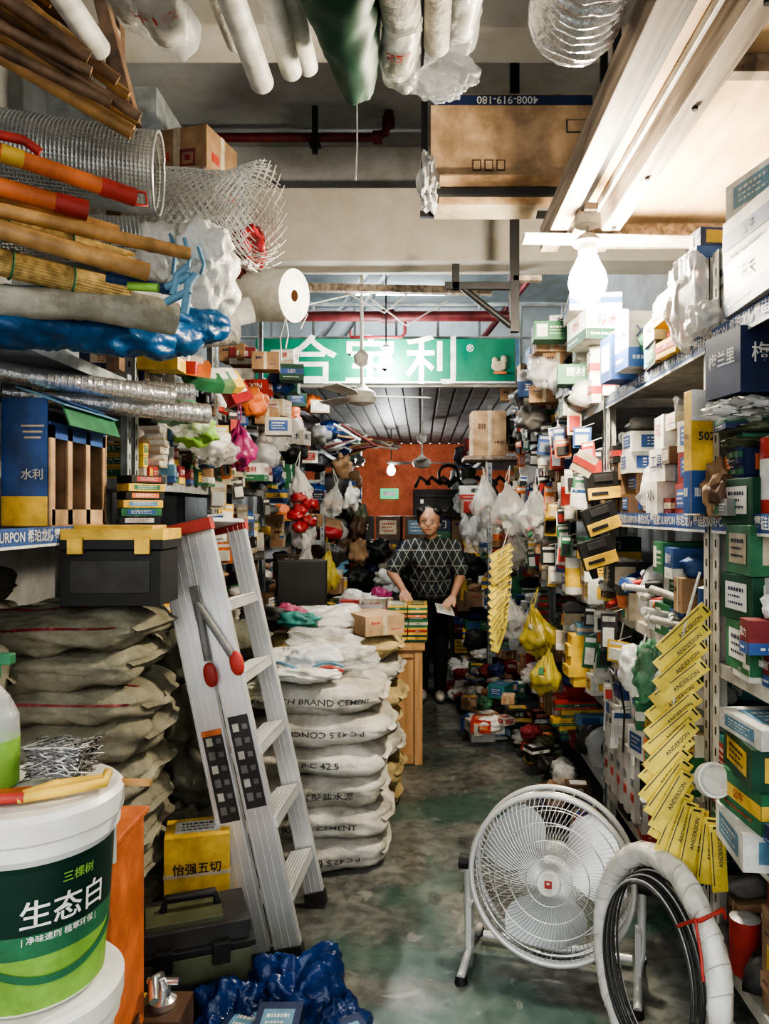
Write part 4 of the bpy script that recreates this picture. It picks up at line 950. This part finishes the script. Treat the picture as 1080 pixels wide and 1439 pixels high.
m.lump((-.52,3.35,.89),(.17,.14,.06),'filmw',.42,5,41,n=36); m.lump((-.33,3.4,.89),(.14,.12,.05),'film',.42,5,42,n=32); m.lump((-.45,3.5,.95),(.16,.12,.05),'film',.42,5,43,n=32)
m.lump((-.5,3.25,.85),(.16,.1,.035),'filmo',.3,4,44,n=26); m.box((-.5,3.38,.88),(.24,.18,.06),'ltblue',R=Matrix.Rotation(.3,3,'Z')); m.box((-.36,3.42,.9),(.14,.14,.04),'offwhite',R=Matrix.Rotation(-.3,3,'Z'))
for k,c in((0,'ltblue'),(1,'red')): m.tube([(-.66+.03*j,3.22-.02*math.sin(j*.3),.89+.015*math.sin(j*.9)-.02*k) for j in range(12)],.006,c,6)
m.obj('clear_plastic_bags')
m=MB(); pbox(m,(-.25,3.95,.92),(.22,.3,.1),.5,'card2',('-y','+x')); m.lump((-.5,4.0,.98),(.2,.15,.06),'filmw',.4,5,5,n=20); m.lump((-.7,3.95,1.0),(.1,.1,.06),'pink',.4,5,6,n=16); m.lump((-.62,3.8,1.0),(.1,.06,.04),'teal',.4,5,7,n=16); m.lump((-.8,3.9,1.0),(.14,.1,.06),'dkgrey',.4,5,8,n=16); m.obj('loose_packaging')
m=MB()
for i in range(50):
    x=rt.uniform(-1.05,-.62); y=rt.uniform(4.35,6.0); z=rt.uniform(.05,1.2)
    if i%3: pbox(m,(x,y,z),(.18,.15,.11),rt.uniform(-.5,.5),rt.choice(BASES),('-y','+x'))
    else: m.lump((x,y,z+.05),(.1,.1,.08),rt.choice(['film','navy','black','dkgrey','film','grey','film']),.4,5,i,n=14)
m.obj('packaged_goods_pile')

# ------------------------------------------------------------------ back zone
m=MB(); z=0
for k in range(6):
    for q in range(5): pbox(m,(-.62+.28*q+rt.uniform(-.03,.03),8.1+.1*(k%2),z),(.26,.4,.25),rt.uniform(-.08,.08),rt.choice(['black','dkgrey','card','brown','navy','dkgrey','crimson','card']),('-y',)); 
    z+=.251
m.obj('stacked_cartons',.003)
m=MB(); m.box((.2,8.05,1.65),(.55,.3,.28),'black'); m.box((.2,7.89,1.72),(.5,.02,.03),'dkgrey'); m.tube([(.1,7.88,1.6),(.12,7.86,1.56),(.28,7.86,1.56),(.3,7.88,1.6)],.012,'grey',8)
for s in(.02,.38): m.box((s,7.89,1.66),(.04,.02,.05),'silverpaint')
m.obj('black_suitcase',.02)
m=MB()
for i in range(8): m.tube([(-.05+.12*i,8.0,1.82+.03*(i%3)),(.0+.12*i,7.9,1.92),(.1+.12*i,8.0,1.85)],.02,'black' if i%2 else 'dkgrey',8)
for i in range(3): m.tube([(.3+.1*math.cos(2*pi*k/24),7.95+.03*i,1.95+.1*math.sin(2*pi*k/24)) for k in range(24)],.016,'bamboo' if i==1 else 'black',8,True)
m.obj('hose_coils')
m=MB(); m.box((-1.05,11.35,1.83),(.32,.18,.5),'white'); m.box((-1.05,11.255,1.72),(.1,.01,.03),'black'); m.tube([(-1.1,11.35,1.58),(-1.1,11.35,1.2)],.012,'silverpaint',6); m.tube([(-1.0,11.35,1.58),(-1.0,11.35,1.2)],.012,'silverpaint',6); m.tube([(-1.05,11.35,2.08),(-1.05,11.4,2.4)],.04,'silverpaint',10); m.obj('water_heater',.01)
m=MB(); m.box((-.47,11.46,1.83),(.28,.03,.16),'signglow'); m.box((-.47,11.44,1.83),(.18,.004,.06),'white'); m.obj('exit_sign')
goods('hardware_cartons',-1,-1.3,9.4,11.2,0,1.3,.5,jut=.2,big=2); goods('hardware_cartons',1,.75,9.4,11.2,0,1.6,.5,jut=.2,big=2)
m=MB()
for i in range(16): 
    x=-.75+rt.uniform(-.1,.2); m.tube([(x,6.2+.1*i,2.2+rt.uniform(-.1,.15)),(x+rt.uniform(.2,.4),6.25+.1*i,2.15+rt.uniform(-.05,.1))],.012,rt.choice(['bamboo','steelpaint','redpipe','white']),6)
m.obj('hanging_tool_handles')
m=MB()
for i in range(14): m.lump((-.62+rt.uniform(-.15,.06),6.8+.15*i,1.5+rt.uniform(-.4,.5)),(.09,.1,.12),rt.choice(['black','brown','dkgrey','card','crimson','white','olive']),.4,5,i,n=14)
m.obj('hanging_sundries')
m=MB()
for i in range(18): m.lump((.52+rt.uniform(-.1,.15),6.8+.1*i,1.5+rt.uniform(-.7,.5)),(.09,.1,.12),rt.choice(['filmw','white','dkgrey','card','film','white','olive','navy']),.4,5,i,n=14)
m.obj('hanging_sundries')
m=MB()
for i in range(30): m.lump((-.35+rt.uniform(-.25,.35),7.0+rt.uniform(0,.8),.1+rt.uniform(0,1.1)),(.12,.12,.1),rt.choice(['navy','green','olive','dkgrey','card','black','white','grey']),.4,5,i,n=14)
m.obj('packaged_goods_pile')

# ------------------------------------------------------------------ person (leaning over the counter, head slightly bowed)
def person():
    prim=[]; Mh=Tr(.088,5.97,1.40)@Rz(-.1)@Rx(.1)@Tr(-.088,-5.97,-1.40)
    Mh=Tr(-.01,-.03,-.004)@Mh
    def cap(a,b,r0,r1,l): prim.append(['c',V(a),V(b),r0,r1,l])
    def ell(c,r,l): prim.append(['e',V(c),V(r),0,0,l])
    ell((.09,6.2,.87),(.165,.125,.15),'trousers')
    ell((.09,6.15,.98),(.18,.15,.15),'blouse'); ell((.09,6.08,1.1),(.17,.14,.16),'blouse'); ell((.085,6.02,1.2),(.172,.12,.14),'blouse')
    ell((.03,5.95,1.16),(.075,.06,.075),'blouse'); ell((.15,5.95,1.16),(.075,.06,.075),'blouse')
    cap((-.04,6.0,1.28),(.22,6.0,1.28),.062,.062,'blouse'); cap((.088,5.99,1.3),(.088,5.975,1.335),.07,.055,'blouse')
    cap((.088,5.98,1.33),(.083,5.915,1.42),.05,.047,'skin')
    h0=len(prim)
    ell((.088,5.93,1.485),(.08,.095,.115),'skin'); ell((.088,5.89,1.438),(.064,.064,.06),'skin'); ell((.088,5.857,1.402),(.03,.03,.022),'skin')
    ell((.088,5.832,1.468),(.013,.02,.018),'skin'); ell((.088,5.842,1.487),(.009,.014,.03),'skin')
    ell((.046,5.862,1.453),(.026,.02,.022),'skin'); ell((.13,5.862,1.453),(.026,.02,.022),'skin'); ell((.088,5.868,1.52),(.05,.03,.026),'skin')
    ell((.005,5.94,1.47),(.01,.02,.028),'skin'); ell((.171,5.94,1.47),(.01,.02,.028),'skin')
    ell((.088,5.975,1.54),(.096,.092,.082),'hair'); ell((.088,5.995,1.48),(.092,.07,.1),'hair'); ell((.030,5.935,1.565),(.048,.058,.034),'hair'); ell((.146,5.935,1.565),(.048,.058,.034),'hair'); ell((.004,5.95,1.505),(.016,.035,.055),'hair'); ell((.172,5.95,1.505),(.016,.035,.055),'hair')
    for p in prim[h0:]: p[1]=Mh@p[1]
    cap((-.085,6.0,1.265),(-.2,5.97,1.11),.066,.066,'blouse'); cap((-.19,5.97,1.12),(-.225,5.96,1.07),.043,.041,'skin'); cap((-.225,5.96,1.07),(-.135,5.86,.945),.042,.027,'skin')
    cap((.265,6.0,1.265),(.32,5.98,1.09),.066,.066,'blouse'); cap((.315,5.98,1.11),(.325,5.97,1.04),.043,.041,'skin'); cap((.325,5.97,1.04),(.262,5.85,.9),.042,.027,'skin')
    def hand(w,d,side,n):
        w=V(w);d=V(d).normalized();n=V(n).normalized();s=d.cross(n).normalized()*side
        for k in range(4): cap(w+s*(-.024+.016*k)*.6,w+d*.075+s*(-.027+.018*k),.014,.0125,'skin')
        for k,L in enumerate((.062,.072,.068,.052)):
            a=w+d*.075+s*(-.027+.018*k); b=a+d*L*.5+s*(-.003+.002*k); c=b+(d*.75+n*.65).normalized()*L*.5
            cap(a,b,.0098,.009,'skin'); cap(b,c,.009,.0078,'skin')
        a=w+d*.02-s*.025; b=a-s*.025+d*.03; c=b+d*.03+n*.012-s*.004
        cap(a,b,.013,.011,'skin'); cap(b,c,.011,.009,'skin')
    hand((-.128,5.85,.935),(.25,-.45,-.45),1,(.1,.3,-1)); hand((.257,5.84,.89),(-.45,-.5,-.5),-1,(.1,.5,-.9))
    cap((.02,6.2,.85),(.02,6.17,.48),.098,.068,'trousers'); cap((.02,6.17,.48),(.015,6.22,.08),.068,.05,'trousers')
    cap((.16,6.2,.85),(.17,6.15,.48),.098,.068,'trousers'); cap((.17,6.15,.48),(.165,6.18,.08),.068,.05,'trousers')
    for x,y in((.015,6.16),(.165,6.12)): ell((x,y,.042),(.042,.115,.04),'offwhite'); ell((x,y+.06,.06),(.038,.055,.055),'offwhite')
    mm=MB()
    for k,a,b,r0,r1,l in prim:
        if k=='e':
            mm.add([a+V((p.normalized().x*b.x,p.normalized().y*b.y,p.normalized().z*b.z)) for p in CT8[0]],CT8[1],'skin')
        else:
            ax=(b-a).normalized(); vs=[]
            for p in CT8[0]:
                d=p.normalized(); vs.append((b+d*r1) if d.dot(ax)>0 else (a+d*r0))
            mm.add(vs,CT8[1],'skin')
    o=mm.obj('tmp'); off=o.location.copy()
    r=o.modifiers.new('r','REMESH'); r.mode='VOXEL'; r.voxel_size=.0055
    s=o.modifiers.new('s','SMOOTH'); s.factor=.5; s.iterations=3
    bpy.context.view_layer.update()
    me=bpy.data.meshes.new_from_object(o.evaluated_get(bpy.context.evaluated_depsgraph_get()))
    nv=len(me.vertices); co=np.empty(nv*3); me.vertices.foreach_get('co',co); co=co.reshape(-1,3)+np.array(off)
    fs=[tuple(p.vertices) for p in me.polygons]; bpy.data.objects.remove(o)
    fc=np.array([co[list(f)].mean(0) for f in fs]); best=np.full(len(fs),9.); lab=np.zeros(len(fs),int); labs=['skin','hair','blouse','trousers','offwhite']
    for k,a,b,r0,r1,l in prim:
        if k=='e':
            q=(fc-np.array(a))/np.array(b); kk=np.linalg.norm(q,axis=1); d=(kk-1)*min(b)
        else:
            A=np.array(a);D=np.array(b-a);t=np.clip(((fc-A)@D)/(D@D+1e-12),0,1); d=np.linalg.norm(fc-(A+t[:,None]*D),axis=1)-(r0+(r1-r0)*t)
        if l=='blouse': d=d-.004
        s_=d<best; best[s_]=d[s_]; lab[s_]=labs.index(l)
    out=MB(); out.add([tuple(v) for v in co],fs,[labs[i] for i in lab],True)
    out.T=Mh
    for sx in(-1,1):
        x=.088+sx*.031
        out.lump((x,5.843,1.485),(.013,.006,.0045),'white',0,n=10); out.lump((x,5.838,1.483),(.0055,.003,.0045),'ink',0,n=8)
        out.tube([(x-.018,5.842,1.502),(x,5.836,1.507),(x+.018,5.843,1.502)],.003,'hair',5); out.tube([(x-.014,5.841,1.489),(x,5.836,1.491),(x+.014,5.842,1.489)],.0018,'hair',5)
    out.tube([(.066,5.832,1.43),(.088,5.825,1.432),(.11,5.832,1.43)],.0042,'crimson',6)
    out.T=None
    out.obj('woman_standing')
    m=MB(); m.T=Tr(.19,5.75,.80)@Rz(.2)@Rx(.6)@Ry(.3); m.box((0,0,0),(.15,.11,.002),'white')
    for k in range(4): m.box((0,-.03+.02*k,.0016),(.1,.005,.0006),'inkgrey')
    m.T=None; m.obj('paper_sheet')
person()

# ------------------------------------------------------------------ light & camera
w=bpy.data.worlds.new('World'); scene.world=w; w.use_nodes=True; nt=w.node_tree
bg=nt.nodes['Background']; tc=nt.nodes.new('ShaderNodeTexCoord'); sp=nt.nodes.new('ShaderNodeSeparateXYZ'); rp=nt.nodes.new('ShaderNodeValToRGB')
rp.color_ramp.elements[0].position=.48; rp.color_ramp.elements[0].color=(.38,.375,.355,1); rp.color_ramp.elements[1].position=.6; rp.color_ramp.elements[1].color=(.95,.96,.94,1)
mr=nt.nodes.new('ShaderNodeMapRange'); mr.inputs['From Min'].default_value=-1
nt.links.new(tc.outputs['Generated'],sp.inputs[0]); nt.links.new(sp.outputs['Z'],mr.inputs['Value']); nt.links.new(mr.outputs['Result'],rp.inputs['Fac']); nt.links.new(rp.outputs['Color'],bg.inputs['Color'])
bg.inputs['Strength'].default_value=3.0
cam=bpy.data.cameras.new('camera'); co=bpy.data.objects.new('camera',cam); scene.collection.objects.link(co)
co.location=(0,0,1.55); co.rotation_euler=(pi/2,0,0); cam.sensor_fit='VERTICAL'; cam.sensor_height=36; cam.lens=26.27; cam.shift_x=-50/1439; cam.clip_start=.02
scene.camera=co
